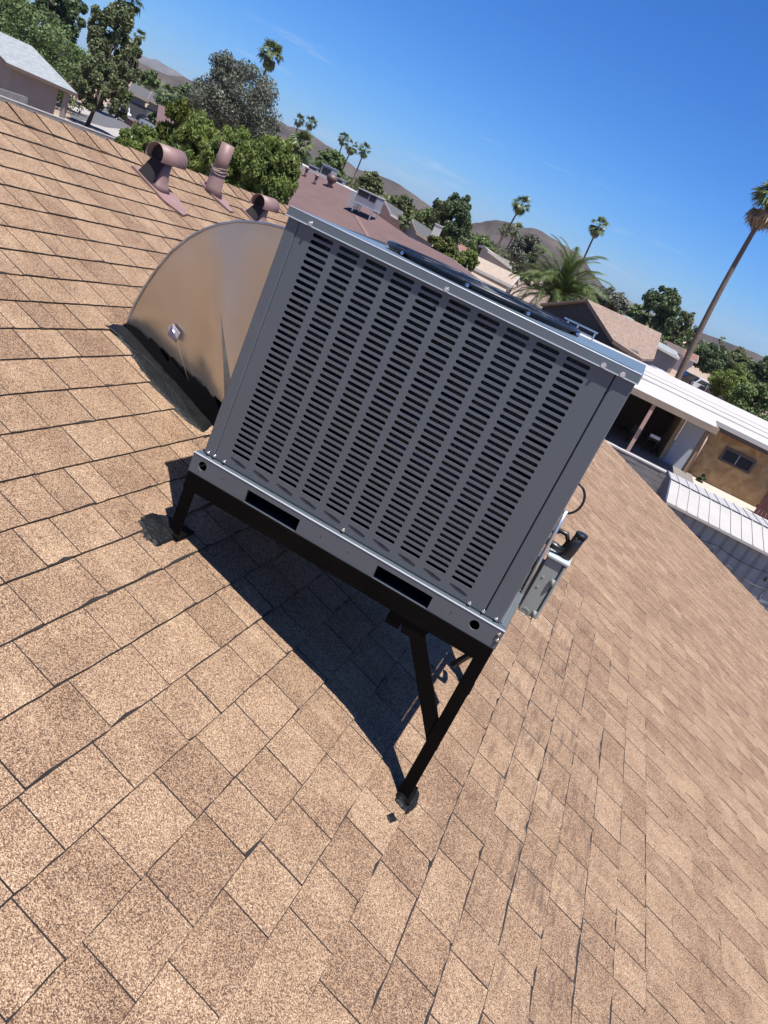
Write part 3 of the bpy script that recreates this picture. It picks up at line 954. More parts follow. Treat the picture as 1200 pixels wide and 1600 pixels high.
# tar curb, heightened in black to paint the shadow band under the duct
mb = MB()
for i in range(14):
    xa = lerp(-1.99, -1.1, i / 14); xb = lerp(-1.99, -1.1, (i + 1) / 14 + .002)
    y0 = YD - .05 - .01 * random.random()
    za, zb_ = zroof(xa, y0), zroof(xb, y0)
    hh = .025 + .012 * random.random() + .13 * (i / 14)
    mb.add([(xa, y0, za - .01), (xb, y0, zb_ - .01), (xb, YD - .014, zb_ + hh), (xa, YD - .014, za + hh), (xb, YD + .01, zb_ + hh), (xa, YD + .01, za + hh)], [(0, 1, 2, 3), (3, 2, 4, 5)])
mb.build('curb_shadow_band', M['matte_black'], duct)
# stiffener plate with its tie rod
def dp(x_, y_, yy=YD - .035):
    d = sight(x_, y_); return CAM + d * (yy / d.y)
mb = MB(); fA, fB = dp(341, 372, YD - .024), dp(366, 650, YD - .01)
wv = (dp(360, 648, YD) - dp(376, 654, YD)) * .8
ff = [fA, fB, fB + wv * .5 + Vector((0, -.028, 0)), fA + wv * .12 + Vector((0, -.006, 0)), fB + wv * 1.1, fA + wv * .25]
mb.add(ff, [(0, 1, 2, 3), (3, 2, 4, 5)]); mb.build('stiffening_fold', M['galv_sheet'], duct)
mb = MB(); mb.slab([dp(263, 510), dp(270, 506), dp(281, 521), dp(274, 535), dp(262, 524)], (0, .003, 0)); pl = mb.build('stiffener_plate', simple('dull_plate', (.42, .38, .40), .5, metal=.2, var=.1, scale=30), duct)
mb = MB(); mb.tube([dp(268, 509, YD - .04), dp(276, 534, YD - .04)], .004, 6); mb.build('bolt_bar', M['screw'], duct)
mb = MB(); mb.tube([dp(276, 535, YD - .03), dp(297, 604, YD - .02)], .0016, 5); mb.build('crease_line', M['trim_brown_d'], duct)

# ------------------------------------------------------------------ roof vents
def hood_vent(base_px, label, s=1.0, H=.24, hood=(.19, .17)):
    B = roof_at(*base_px)
    r = empty('roof_vent', B, label, 'roof vent', 'brown roof vents along the ridge')
    mb = MB()
    # flared flashing sheet lying on the slope
    vB = (B - CAM).dot(DS); uB = (B - CAM).dot(RD)
    T = ROOF
    mb = MB(T)
    pts = [(-.16, -.10), (-.14, .12), (.10, .13), (.24, .07), (.27, -.02), (.16, -.10)]
    mb.slab([(vB + a * s, uB + b * s, .020) for a, b in pts], (0, 0, -.018))
    mb.build('flashing', M['vent_pink'], r)
    # boot: skirt rising into a square throat
    mb = MB()
    w = .050 * s
    rings = []
    for (k, hh) in ((1.7, .0), (1.25, .03), (1.0, .08), (1.0, H * .8)):
        ring = []
        for q in np.linspace(0, 2 * math.pi, 17)[:-1]:
            c_, s_ = math.cos(q), math.sin(q)
            e_ = .62
            x_ = math.copysign(abs(c_) ** e_, c_) * w * k; y_ = math.copysign(abs(s_) ** e_, s_) * w * k
            z_ = (zroof(B.x + x_, B.y + y_) - B.z) * (1 - min(1, hh / .08)) + hh * s if hh < .08 else hh * s
            ring.append((B.x + x_, B.y + y_, B.z + z_ + .012))
        rings.append(ring)
    mb.smooth = True
    mb.loft(rings); mb.build('throat', M['vent_pink'], r)
    # barrel hood: half cylinder lying along the ridge, its open end toward the camera
    ax = Vector((.10, .995, 0)).normalized(); cr = Vector((0, 0, 1)).cross(ax).normalized()
    Lh, R_h = hood[0] * s / 2, hood[1] * s / 2
    C0 = B + Vector((0, 0, H * s - .005)) + ax * .02
    vs = []; K_ = 15
    for q in np.linspace(-22, 202, K_):
        for rr in (R_h, R_h - .004):
            for l in (-Lh, Lh):
                vs.append(C0 + ax * l + cr * (rr * math.cos(rad(q))) + Vector((0, 0, rr * math.sin(rad(q)))))
    fs = []
    for i in range(K_ - 1):
        a = i * 4; b = a + 4
        fs += [(a, a + 1, b + 1, b), (a + 3, a + 2, b + 2, b + 3), (a, b, b + 2, a + 2), (a + 1, a + 3, b + 3, b + 1)]
    dk = [C0 - ax * (Lh * .55) + cr * ((R_h - .006) * math.cos(rad(q))) + Vector((0, 0, (R_h - .006) * math.sin(rad(q)))) for q in np.linspace(-15, 195, 13)]
    mb = MB(); mb.slab(dk, ax * .004); mb.build('inside_shade_disc', M['vent_dark'], r)  # dark disc painting the shade inside the open hood
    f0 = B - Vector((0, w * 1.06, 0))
    mb = MB(); mb.slab([f0 + Vector((-w * 2.1, -.03, .055)), f0 + Vector((-w * .6, -.035, .01)), f0 + Vector((w * .2, -.03, -.002)), f0 + Vector((w * 1.0, 0, H * s * .8)), f0 + Vector((-w * .95, 0, H * s * .9))], (0, .004, 0)); mb.build('shaded_front', M['vent_dark'], r)  # dark sheet painting the shade of the throat's open front
    mb = MB(); mb.smooth = True
    mb.add(vs, fs); mb.build('hood', M['vent_pink'], r)
    mb = MB(); mb.box(B.x - w * .9, B.x + w * .9, B.y - w * .9, B.y + w * .9, B.z + H * s * .8, B.z + H * s * .86)
    mb.build('screen', M['vent_dark'], r)
    return r


hood_vent((244, 294), 'brown sheet metal vent with a curved hood, leftmost of the three vents by the ridge', 1.0, .20, (.23, .150))
hood_vent((402, 350), 'brown curved hood vent half hidden behind the top of the round duct', .92, .175, (.23, .150))
B = roof_at(331, 303)
pv = empty('vent_pipe', B, 'dusty brown vent pipe bound with wire, standing between the two hooded vents', 'vent pipe')
mb = MB(ROOF); vB, uB = roof_uv(331, 303)
mb.slab([(vB + a, uB + b, .02) for a, b in ((-.1, -.07), (-.09, .08), (.08, .08), (.2, .05), (.21, -.02), (.09, -.07))], (0, 0, -.018)); mb.build('flashing', M['vent_pink'], pv)
mb = MB(); mb.tube([B + Vector((0, 0, -.01)), B + Vector((0, 0, .05)), B + Vector((.0, 0, .16)), B + Vector((0, 0, .18))], [.085, .062, .058, .052], 16); mb.build('boot', M['vent_pink'], pv)
mb = MB(); mb.tube([B + Vector((0, 0, .13)), B + Vector((.012, .0, .37))], .050, 18); mb.build('pipe', M['vent_pink'], pv)
for k in range(3):
    pts = [B + Vector((.061 * math.cos(q), .061 * math.sin(q), .155 + .018 * k + .008 * math.sin(2 * q + k))) for q in np.linspace(0, 6.283, 21)]
    mb = MB(); mb.tube(pts, .0035, 5, False); mb.build('wire', M['wire'], pv)


# ------------------------------------------------------------------ ground, road, hills
def sheet(name, pts, z, mat, kind='structure'):
    mb = MB(); mb.add([(p[0], p[1], z) for p in pts], [tuple(range(len(pts)))])
    o = mb.build(name, mat); o['kind'] = kind; return o


M['gravel'] = simple('desert_gravel', (.34, .25, .19), .95, var=.25, scale=.15, bump=.3, bscale=3, detail=10)
M['asphalt'] = simple('street_asphalt', (.10, .098, .105), .9, var=.15, scale=.5)
M['concrete'] = simple('pale_concrete', (.34, .315, .29), .9, var=.1, scale=.8, bump=.1, bscale=5)
sheet('ground', [(-9000, -3000), (9000, -3000), (9000, 12000), (-9000, 12000)], 0, M['gravel'])
g = [level(x_, y_, 0) for x_, y_ in ((108, 178), (128, 214), (250, 228), (250, 187), (205, 172), (150, 165))]
sheet('street', g, .03, M['asphalt'])
g = [level(x_, y_, 0) for x_, y_ in ((125, 188), (185, 219), (235, 214), (225, 206), (165, 200))]
sheet('driveway', g, .06, M['concrete'])
g = [level(x_, y_, 0) for x_, y_ in ((105, 172), (112, 165), (145, 174), (143, 182))]
sheet('sidewalk', g, .05, M['concrete'])
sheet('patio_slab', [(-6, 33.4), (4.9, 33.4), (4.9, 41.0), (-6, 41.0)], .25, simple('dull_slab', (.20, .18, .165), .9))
sheet('path', [(4.0, 34.2), (16, 34.2), (16, 37.2), (4.0, 37.2)], .2, simple('bright_concrete', (.48, .42, .36), .9, var=.08, scale=1))


def rock_mat(name, c1, c2):
    mt, t, b = newmat(name)
    N = t.nodes.new; K = t.links.new
    geo = N('ShaderNodeNewGeometry')
    n = N('ShaderNodeTexNoise'); n.inputs['Scale'].default_value = .018; n.inputs['Detail'].default_value = 12; n.inputs['Roughness'].default_value = .65
    K(geo.outputs['Position'], n.inputs['Vector'])
    mp = N('ShaderNodeMapping'); mp.inputs['Scale'].default_value = (.2, .2, 4); K(geo.outputs['Position'], mp.inputs['Vector'])
    n2 = N('ShaderNodeTexNoise'); n2.inputs['Scale'].default_value = .03; n2.inputs['Detail'].default_value = 6; K(mp.outputs[0], n2.inputs['Vector'])
    a = N('ShaderNodeMath'); a.operation = 'MULTIPLY_ADD'; K(n2.outputs['Fac'], a.inputs[0]); a.inputs[1].default_value = .5
    K(n.outputs['Fac'], a.inputs[2])
    r = N('ShaderNodeValToRGB'); r.color_ramp.elements[0].position = .55; r.color_ramp.elements[1].position = .95
    r.color_ramp.elements[0].color = (*c1, 1); r.color_ramp.elements[1].color = (*c2, 1)
    K(a.outputs[0], r.inputs['Fac']); K(r.outputs[0], b.inputs['Base Color'])
    # scattered desert scrub
    v = N('ShaderNodeTexVoronoi'); v.inputs['Scale'].default_value = .14; K(geo.outputs['Position'], v.inputs['Vector'])
    rr = N('ShaderNodeValToRGB'); rr.color_ramp.elements[0].position = .12; rr.color_ramp.elements[1].position = .25
    rr.color_ramp.elements[0].color = (1, 1, 1, 1); rr.color_ramp.elements[1].color = (0, 0, 0, 1); K(v.outputs['Distance'], rr.inputs['Fac'])
    mx = N('ShaderNodeMixRGB'); K(rr.outputs[0], mx.inputs[0]); K(r.outputs[0], mx.inputs[1]); mx.inputs[2].default_value = (.05, .055, .035, 1); K(mx.outputs[0], b.inputs['Base Color'])
    b.inputs['Roughness'].default_value = .95; b.inputs['Specular IOR Level'].default_value = .1
    return mt


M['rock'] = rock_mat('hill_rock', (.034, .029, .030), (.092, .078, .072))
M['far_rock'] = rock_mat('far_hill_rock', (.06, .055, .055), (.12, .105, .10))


def hill(name, sil, D, mat, spread=2.6, rough=1.0, seed=0, label=None):
    """a rocky ridge whose crest passes through the silhouette points, at real distance D"""
    pts = [at(x_, y_, D) for x_, y_ in sil]
    # resample the crest
    dense = []
    for a, b in zip(pts[:-1], pts[1:]):
        n_ = max(2, int((b - a).length / (D * .006)))
        for k in range(n_): dense.append(a.lerp(b, k / n_))
    dense.append(pts[-1])
    rows = 22; vs = []
    n_ = len(dense)
    for i, p in enumerate(dense):
        rdir = Vector((p.x, p.y, 0)).normalized()
        h = max(1.0, p.z)
        for j in range(-6, rows):
            f = j / (rows - 1)
            w = h * spread * f
            prof_ = max(0, 1 - abs(f)) ** 1.25 if j >= 0 else max(0, 1 + f * 2.2)
            q = p - rdir * w
            k_ = .0  if j == 0 else 1
            nz = noise.fractal(Vector((q.x / (h * 1.1), q.y / (h * 1.1), seed)), .9, 2.1, 6) * h * .16 * rough
            rid = abs(noise.noise(Vector((p.x / (h * .45), p.y / (h * .45), seed + 3)))) * h * .38 * rough * math.sin(min(1, abs(f)) * math.pi)
            cr_ = (noise.noise(Vector((i * .35, seed, 2))) + .6 * noise.noise(Vector((i * .9, seed, 7)))) * h * .075 * rough
            z_ = h * prof_ + (nz * math.sin(min(1, abs(f)) * math.pi) - rid) * k_ + cr_
            if j == rows - 1: z_ = -3
            vs.append((q.x, q.y, z_))
    R_ = rows + 6
    mb = MB(); mb.smooth = True
    mb.add(vs, [(i * R_ + j, i * R_ + j + 1, (i + 1) * R_ + j + 1, (i + 1) * R_ + j) for i in range(n_ - 1) for j in range(R_ - 1)])
    o = mb.build(name, mat); o['kind'] = 'structure'
    return o


hill('hills', [(205, 92), (222, 99), (240, 108), (262, 118), (285, 120), (300, 124), (325, 137), (345, 152), (372, 165), (400, 176), (425, 184), (450, 196), (480, 205), (510, 226), (540, 250), (556, 263),
               (575, 268), (600, 277), (625, 289), (650, 306), (680, 327), (705, 352), (725, 372)], 900, M['rock'], seed=1)
hill('hills', [(690, 352), (715, 349), (735, 350), (775, 343), (812, 352), (838, 359), (865, 372), (900, 394), (915, 409), (932, 433), (952, 458), (975, 484), (1000, 508)], 800, M['rock'], rough=1.3, seed=2)
hill('hills', [(1040, 492), (1062, 505), (1080, 513), (1110, 525), (1140, 536), (1170, 547), (1200, 561), (1240, 580)], 1300, M['rock'], seed=3)
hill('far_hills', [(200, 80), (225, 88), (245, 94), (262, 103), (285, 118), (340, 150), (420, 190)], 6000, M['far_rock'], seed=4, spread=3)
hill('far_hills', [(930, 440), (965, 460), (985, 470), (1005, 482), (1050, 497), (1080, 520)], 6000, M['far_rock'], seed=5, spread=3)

# ------------------------------------------------------------------ foliage
M['leaf_dark'] = foliage_mat('dark_leaves', (.045, .070, .030), (.125, .18, .07))
M['leaf_euc'] = foliage_mat('eucalyptus_leaves', (.060, .082, .036), (.19, .22, .09))
M['leaf_mid'] = foliage_mat('mesquite_leaves', (.07, .105, .034), (.17, .235, .08))
M['leaf_grey'] = foliage_mat('olive_leaves', (.085, .095, .07), (.20, .215, .155))
M['leaf_bright'] = foliage_mat('bright_leaves', (.085, .12, .028), (.27, .34, .085), .4)
M['leaf_citrus'] = foliage_mat('citrus_leaves', (.03, .055, .010), (.15, .17, .03), .3)
M['leaf_palm'] = foliage_mat('palm_fronds', (.055, .08, .028), (.19, .24, .10), .2, .4)
M['leaf_date'] = foliage_mat('date_palm_fronds', (.035, .058, .014), (.15, .20, .06), .2, .4)
M['leaf_dead'] = foliage_mat('dead_palm_fronds', (.13, .09, .05), (.36, .27, .17), .1)
M['bark'] = simple('tree_bark', (.10, .075, .055), .9, var=.3, scale=3, bump=.5, bscale=14)
M['palm_bark'] = simple('palm_trunk_bark', (.15, .115, .09), .9, var=.3, scale=4, bump=.6, bscale=16, stretch=(1, 1, 4))


def leaf_cloud(name, centre, radii, n, size, mat, parent, seed=0, clumps=40, lump=.35, aspect=1.6, sprays=False, low=-.55):
    r = np.random.default_rng(seed)
    # clump centres spread through a lumpy volume
    d = r.normal(size=(clumps, 3)); d /= np.linalg.norm(d, axis=1)[:, None]
    rr = r.uniform(.25, 1.0, clumps) ** .55
    cc = d * rr[:, None]
    cc = cc[cc[:, 2] > low] if low > -1 else cc
    cs = r.uniform(.55, 1.0, len(cc)) * lump
    which = r.integers(0, len(cc), n)
    off = r.normal(size=(n, 3)); off /= np.linalg.norm(off, axis=1)[:, None]
    off *= (r.uniform(0, 1, n) ** .45)[:, None]
    p = cc[which] + off * cs[which][:, None] * np.array([1, 1, .8])
    p = p * np.array(radii)
    out = off * .8 + r.normal(size=(n, 3)) * .55 + np.array([0, 0, .35])
    out /= np.linalg.norm(out, axis=1)[:, None]
    t1 = np.cross(out, r.normal(size=(n, 3))); t1 /= np.linalg.norm(t1, axis=1)[:, None]
    if sprays:
        t1 = t1 * .6 + np.array([0, 0, .9]) * r.uniform(.3, 1, n)[:, None]; t1 /= np.linalg.norm(t1, axis=1)[:, None]
    t2 = np.cross(out, t1); t2 /= np.linalg.norm(t2, axis=1)[:, None]
    s_ = size * r.uniform(.6, 1.4, n)[:, None]
    a = p - t1 * s_ * aspect / 2; b = p + t2 * s_ / 2; c = p + t1 * s_ * aspect / 2; e_ = p - t2 * s_ / 2
    v = np.stack([a, b, c, e_], 1).reshape(-1, 3) + np.array(centre)
    ct = r.uniform(0, 1, len(cc))
    tone = np.clip(ct[which] * .55 + r.uniform(0, .5, n), 0, 1)
    if parent is not None:
        v = v - np.array(parent.location)
    me = bpy.data.meshes.new(name)
    me.vertices.add(4 * n); me.vertices.foreach_set('co', v.astype(np.float32).ravel())
    me.loops.add(4 * n); me.loops.foreach_set('vertex_index', np.arange(4 * n, dtype=np.int32))
    me.polygons.add(n); me.polygons.foreach_set('loop_start', np.arange(0, 4 * n, 4, dtype=np.int32))
    me.polygons.foreach_set('loop_total', np.full(n, 4, dtype=np.int32))
    me.materials.append(mat)
    me.update()
    at_ = me.attributes.new('tone', 'FLOAT', 'FACE'); at_.data.foreach_set('value', tone.astype(np.float32))
    return link(name, me, parent)


def tree(label, box, D, mat, n=2200, leaf=.35, group='trees of the neighbourhood', name='broadleaf_tree', ground=0.0, trunk_px=None, clumps=42, lump=.36, depth=1.0, cat='tree', seed=None, low=-.55, aspect=1.6):
    """box = crown's left, top, right, bottom in photo pixels measured upright at distance D"""
    x0, y0, x1, y1 = box
    cx, cy = (x0 + x1) / 2, (y0 + y1) / 2
    C_ = at(cx, cy, D)
    s_ = D / FOC * 1.06
    rx = (x1 - x0) / 2 * s_ * .84; rz = (y1 - y0) / 2 * s_ * .84
    base = Vector((C_.x, C_.y, ground))
    if trunk_px: b2 = at(trunk_px[0], trunk_px[1], D); base = Vector((b2.x, b2.y, ground))
    seed = seed if seed is not None else int(abs(x0 * 13 + y0 * 7)) + 3
    r = empty(name, base, label, cat, group)
    if name != 'shrub': n = int(n * 3.3); leaf *= .54; clumps = int(clumps * 1.5); lump *= .95
    rnd = random.Random(seed)
    mb = MB()
    th = max(.08, rz * .045)
    top = C_ + Vector((0, 0, rz * .1))
    mid = base.lerp(top, .5) + Vector((rnd.uniform(-.1, .1) * rx, rnd.uniform(-.1, .1) * rx, 0))
    mb.tube([base - Vector((0, 0, .1)), mid, top], [th * 1.5, th, th * .4], 8)
    for k in range(5):
        q = rnd.uniform(0, 6.28); st = base.lerp(top, rnd.uniform(.35, .8))
        mb.tube([st, st + Vector((math.cos(q) * rx * .35, math.sin(q) * rx * .35, rz * .3)), C_ + Vector((math.cos(q) * rx * .7, math.sin(q) * rx * .7, rz * rnd.uniform(-.1, .5)))], [th * .6, th * .4, th * .15], 6)
    mb.build('trunk', M['bark'], r)
    leaf_cloud('crown', C_, (rx, rx * depth, rz), n, leaf, mat, r, seed, clumps, lump, aspect, low=low, sprays=(name == 'shrub'))
    return r


def P_(box): return box
T = tree
T('wide mid green feathery tree above the grey roofed house at the far left', (-70, 15, 128, 150), 95, M['leaf_mid'], 7000, .32, clumps=80, lump=.26)
T('tall dark tree rising at the top left edge behind the feathery tree', (60, -25, 130, 70), 125, M['leaf_dark'], 3500, .5, clumps=36, lump=.3)
T('dark tree cut off by the top left corner', (-35, -40, 35, 45), 130, M['leaf_dark'], 2600, .5)
T('tall olive dark tree left of the cut off palm trunk', (138, 10, 204, 130), 115, M['leaf_euc'], 5200, .42, clumps=40, lump=.3)
T('narrow dark tree just right of the tall olive dark one', (184, 62, 222, 135), 118, M['leaf_euc'], 2400, .42, clumps=22, lump=.34)
T('sparse brownish green street tree in front of the grey house porch', (120, 90, 200, 190), 84, M['leaf_euc'], 3400, .28, trunk_px=(137, 190), clumps=52, lump=.24)
T('dark green bushy tree by the driveway of the parked cars', (236, 155, 300, 215), 85, M['leaf_dark'], 3000, .3)
T('low green tree behind the dark bushy one at the left', (268, 135, 325, 190), 130, M['leaf_dark'], 2000, .45)
T('small round tree below the left hills', (222, 112, 250, 138), 190, M['leaf_mid'], 800, .7)
T('big grey green olive tree with a pointed top left of the tall palm', (304, 96, 428, 240), 78, M['leaf_grey'], 12000, .24, clumps=80, lump=.33)
T('small grey green tree at the right foot of the big olive tree', (398, 190, 440, 240), 90, M['leaf_grey'], 1600, .3)
T('dark green tree behind the maroon roof below the fan palm', (495, 235, 540, 275), 120, M['leaf_mid'], 1500, .45)
T('green tree behind the maroon roof right of the fan palm', (500, 268, 540, 300), 75, M['leaf_mid'], 1600, .3)
T('olive green tree between the leaning palms and the rooftop cooler', (560, 270, 600, 306), 95, M['leaf_euc'], 1600, .35)
T('small dark round tree behind the grey roofed bungalow', (607, 303, 645, 338), 130, M['leaf_euc'], 1500, .45)
T('low green hedge tree left of the big dark green tree', (645, 325, 690, 372), 140, M['leaf_mid'], 1800, .45)
T('big dark green tree standing against the pale sky gap between the hills', (679, 306, 738, 392), 105, M['leaf_dark'], 5200, .36, clumps=50, lump=.3)
T('olive bush on the left shoulder of the big dark green tree', (672, 312, 700, 345), 120, M['leaf_euc'], 900, .45)
T('green tree below the right side of the big dark green tree', (725, 365, 775, 405), 150, M['leaf_mid'], 1800, .5)
T('rounded grey green tree right of the three slender palms', (797, 368, 853, 425), 110, M['leaf_grey'], 3000, .36)
T('grey green tree under the tall palm in the middle of the right hill', (928, 450, 985, 500), 120, M['leaf_grey'], 2600, .4)
T('small green tree at the foot of the right hill', (975, 475, 1008, 505), 170, M['leaf_mid'], 1000, .6)
T('large dark green tree on the horizon left of the leaning trunk', (996, 448, 1060, 528), 120, M['leaf_dark'], 5200, .4, clumps=46, lump=.3)
T('thin dark tree just right of the large dark green one', (1052, 484, 1078, 535), 135, M['leaf_euc'], 1600, .42)
T('mid green bush below the large dark green tree', (1030, 512, 1070, 545), 140, M['leaf_mid'], 1600, .45)
T('brown green mound tree below the large dark tree', (1008, 520, 1040, 545), 110, M['leaf_euc'], 1000, .35)
T('dark tree on the right between the leaning trunk and the carport', (1082, 540, 1135, 590), 140, M['leaf_dark'], 3000, .45)
T('second dark tree at the right under the tiny palm', (1125, 545, 1170, 590), 150, M['leaf_euc'], 2200, .5)
T('bright green tree at the right over the parked white car', (1112, 572, 1180, 640), 92, M['leaf_bright'], 4200, .3, clumps=44)
T('darker green tree at the right edge in front of the bright green one', (1140, 588, 1215, 668), 80, M['leaf_mid'], 4200, .28, clumps=44)
T('green tree cut by the right edge at the hill foot', (1170, 560, 1235, 615), 120, M['leaf_dark'], 2600, .42)
T('young tree right behind the leaning palm trunk', (1066, 510, 1090, 545), 170, M['leaf_mid'], 900, .5)
T('yellow green citrus tree right of the maroon roof', (657, 368, 722, 436), 42, M['leaf_citrus'], 5200, .14, clumps=50, lump=.3)
T('rose covered green shrub right of the citrus tree', (715, 388, 747, 428), 45, M['leaf_bright'], 2400, .13)
# near shrubs behind our own ridge
S = dict(group='tall shrubs behind the ridge', name='shrub', cat='shrub', low=-1, aspect=2.6)
T('bright green shrub right of the hooded vent and left of the pipe', (268, 185, 340, 300), 19, M['leaf_bright'], 30000, .036, clumps=260, lump=.27, **S)
T('bright green shrub behind the brown vent pipe', (320, 205, 400, 320), 17, M['leaf_bright'], 32000, .034, clumps=260, lump=.27, **S)
T('tallest bright green shrub beside the maroon roof', (378, 218, 462, 335), 16, M['leaf_bright'], 36000, .032, clumps=280, lump=.27, **S)
T('small green shrub top left of the hooded vent', (182, 200, 262, 290), 20, M['leaf_bright'], 17000, .038, clumps=120, lump=.24, **S)
T('dark green shrub between the road and the olive tree', (245, 165, 310, 260), 30, M['leaf_citrus'], 6000, .12, clumps=60, lump=.24, **S)


# distant tree mass between the houses, too far to count
def far_trees():
    r = np.random.default_rng(5)
    mbp = []
    n = 0
    vs = []; tones = []
    for k in range(900):
        az = r.uniform(-52, 13); D = r.uniform(170, 620)
        x_, y_ = D * math.sin(rad(az)), D * math.cos(rad(az))
        h = r.uniform(3.0, 6.5); w = h * r.uniform(.45, .9)
        m_ = 26
        q = r.normal(size=(m_, 3)); q /= np.linalg.norm(q, axis=1)[:, None]; q *= (r.uniform(.3, 1, m_) ** .4)[:, None]
        c = np.array([x_, y_, h * .55]) + q * np.array([w, w, h * .45])
        t1 = r.normal(size=(m_, 3)); t1 /= np.linalg.norm(t1, axis=1)[:, None]
        t2 = np.cross(t1, r.normal(size=(m_, 3))); t2 /= np.linalg.norm(t2, axis=1)[:, None]
        s_ = r.uniform(.7, 1.5, m_)[:, None]
        vs.append(np.stack([c - t1 * s_, c + t2 * s_ * .7, c + t1 * s_, c - t2 * s_ * .7], 1).reshape(-1, 3)); tones.append(np.clip(r.uniform(0, 1) * .7 + r.uniform(0, .3, m_), 0, 1))
    v = np.concatenate(vs); n = len(v) // 4
    me = bpy.data.meshes.new('distant_trees')
    me.vertices.add(4 * n); me.vertices.foreach_set('co', v.astype(np.float32).ravel())
    me.loops.add(4 * n); me.loops.foreach_set('vertex_index', np.arange(4 * n, dtype=np.int32))
    me.polygons.add(n); me.polygons.foreach_set('loop_start', np.arange(0, 4 * n, 4, dtype=np.int32)); me.polygons.foreach_set('loop_total', np.full(n, 4, dtype=np.int32))
    me.materials.append(M['leaf_euc']); me.update()
    a_ = me.attributes.new('tone', 'FLOAT', 'FACE'); a_.data.foreach_set('value', np.concatenate(tones).astype(np.float32))
    o = link('distant_trees', me)
    tag(o, 'far belt of small dark trees spread over the flat between the suburb and the hills', 'trees', kind='stuff')


far_trees()


# ------------------------------------------------------------------ palms
def fan_frond(r, seed):
    """fan leaf of unit length pointing +x, drooping at the tip"""
    rnd = random.Random(seed); mb = MB()
    mb.tube([(0, 0, 0), (.28, 0, .02), (.5, 0, 0)], [.012, .01, .008], 4)
    for k in range(11):
        q = rad(-75 + 15 * k); L_ = .5 * (1 - .25 * abs(q) / rad(75)) * rnd.uniform(.85, 1.1)
        c_, s_ = math.cos(q), math.sin(q); w = .045
        p0 = Vector((.45, 0, 0)); p1 = p0 + Vector((c_ * L_ * .6, s_ * L_ * .6, .01)); p2 = p0 + Vector((c_ * L_, s_ * L_, -.14 - .1 * rnd.random()))
        sd = Vector((-s_, c_, 0)) * w
        mb.add([p0, p1 - sd, p1 + sd, p2 - sd * .2, p2 + sd * .2], [(0, 1, 2), (1, 3, 4, 2)], rnd.random())
    return mb


def mesh_of(mb, mat):
    o = mb.build('tmp', mat); me = o.data; bpy.data.objects.remove(o); return me


FAN = [mesh_of(fan_frond(None, k), M['leaf_palm']) for k in range(3)]
FAN_DEAD = [mesh_of(fan_frond(None, k + 9), M['leaf_dead']) for k in range(2)]


def fronds_joined(name, n, length, mat, parent, origin, seed, el0=-70, el1=85, kind='fan', dead=0):
    """one crown mesh for palms too small to show their leaves"""
    rnd = random.Random(seed); mb = MB()
    src = [fan_frond(None, k + seed) for k in range(3)]
    for k in range(n):
        s_ = src[k % 3]; az = rnd.uniform(0, 6.283); el = rad(rnd.uniform(el0, el1)); L_ = length * rnd.uniform(.8, 1.1)
        R = Matrix.Translation(origin) @ Matrix.Rotation(az, 4, 'Z') @ Matrix.Rotation(-el, 4, 'Y') @ Matrix.Rotation(rnd.uniform(-.5, .5), 4, 'X') @ Matrix.Scale(L_, 4)
        b = len(mb.v)
        mb.v += [tuple(R @ Vector(p)) for p in s_.v]; mb.f += [[b + i for i in f] for f in s_.f]
        mb.m += [0] * len(s_.f); t_ = rnd.random(); mb.tone += [min(1, .5 * t_ + .5 * x_) for x_ in s_.tone]; mb.sm += [False] * len(s_.f)
    return mb.build(name, mat, parent)


def palm(label, crown_px, rpx, base_px, D, n=34, group='tall fan palms against the sky', real_fronds=False, bend=0.0, skirt=True, seed=0, name='fan_palm', th=.15):
    top = at(*crown_px, D)
    s_ = D / FOC
    b2 = at(*base_px, D)
    # trunk line carried on to the ground
    dirv = (b2 - top); k = top.z / max(.1, (top.z - b2.z)); base = top + dirv * k
    base = Vector((base.x, base.y, 0))
    r = empty(name, base, label, 'palm tree', group)
    mb = MB()
    pts = []
    side = Vector((RIGHT.x, RIGHT.y, 0)).normalized()
    for i in range(13):
        f = i / 12; p = base.lerp(top, f) + side * (bend * math.sin(f * math.pi))
        pts.append(p)
    mb.tube(pts, [th * (1.35 - .55 * i / 12) for i in range(13)], 10)
    mb.build('trunk', M['palm_bark'], r)
    L_ = rpx * s_ * 1.12
    if real_fronds:
        rnd = random.Random(seed)
        for k in range(n):
            dead = k >= n - int(n * .42)
            el = rad(rnd.uniform(-10, 80)) if not dead else rad(rnd.uniform(-88, -30))
            me = (FAN_DEAD if dead else FAN)[k % 2]
            o = link('dead_frond' if dead else 'frond', me, r)
            o.matrix_local = Matrix.Translation(top - base) @ Matrix.Rotation(rnd.uniform(0, 6.283), 4, 'Z') @ Matrix.Rotation(-el, 4, 'Y') @ Matrix.Rotation(rnd.uniform(-.5, .5), 4, 'X') @ Matrix.Scale(L_ * rnd.uniform(.85, 1.1), 4)
    else:
        fronds_joined('crown', n, L_, M['leaf_palm'], r, top, seed)
        if skirt:
            fronds_joined('dead_skirt', max(8, n // 3), L_ * .8, M['leaf_dead'], r, top - Vector((0, 0, L_ * .15)), seed + 40, -90, -55)
    return r


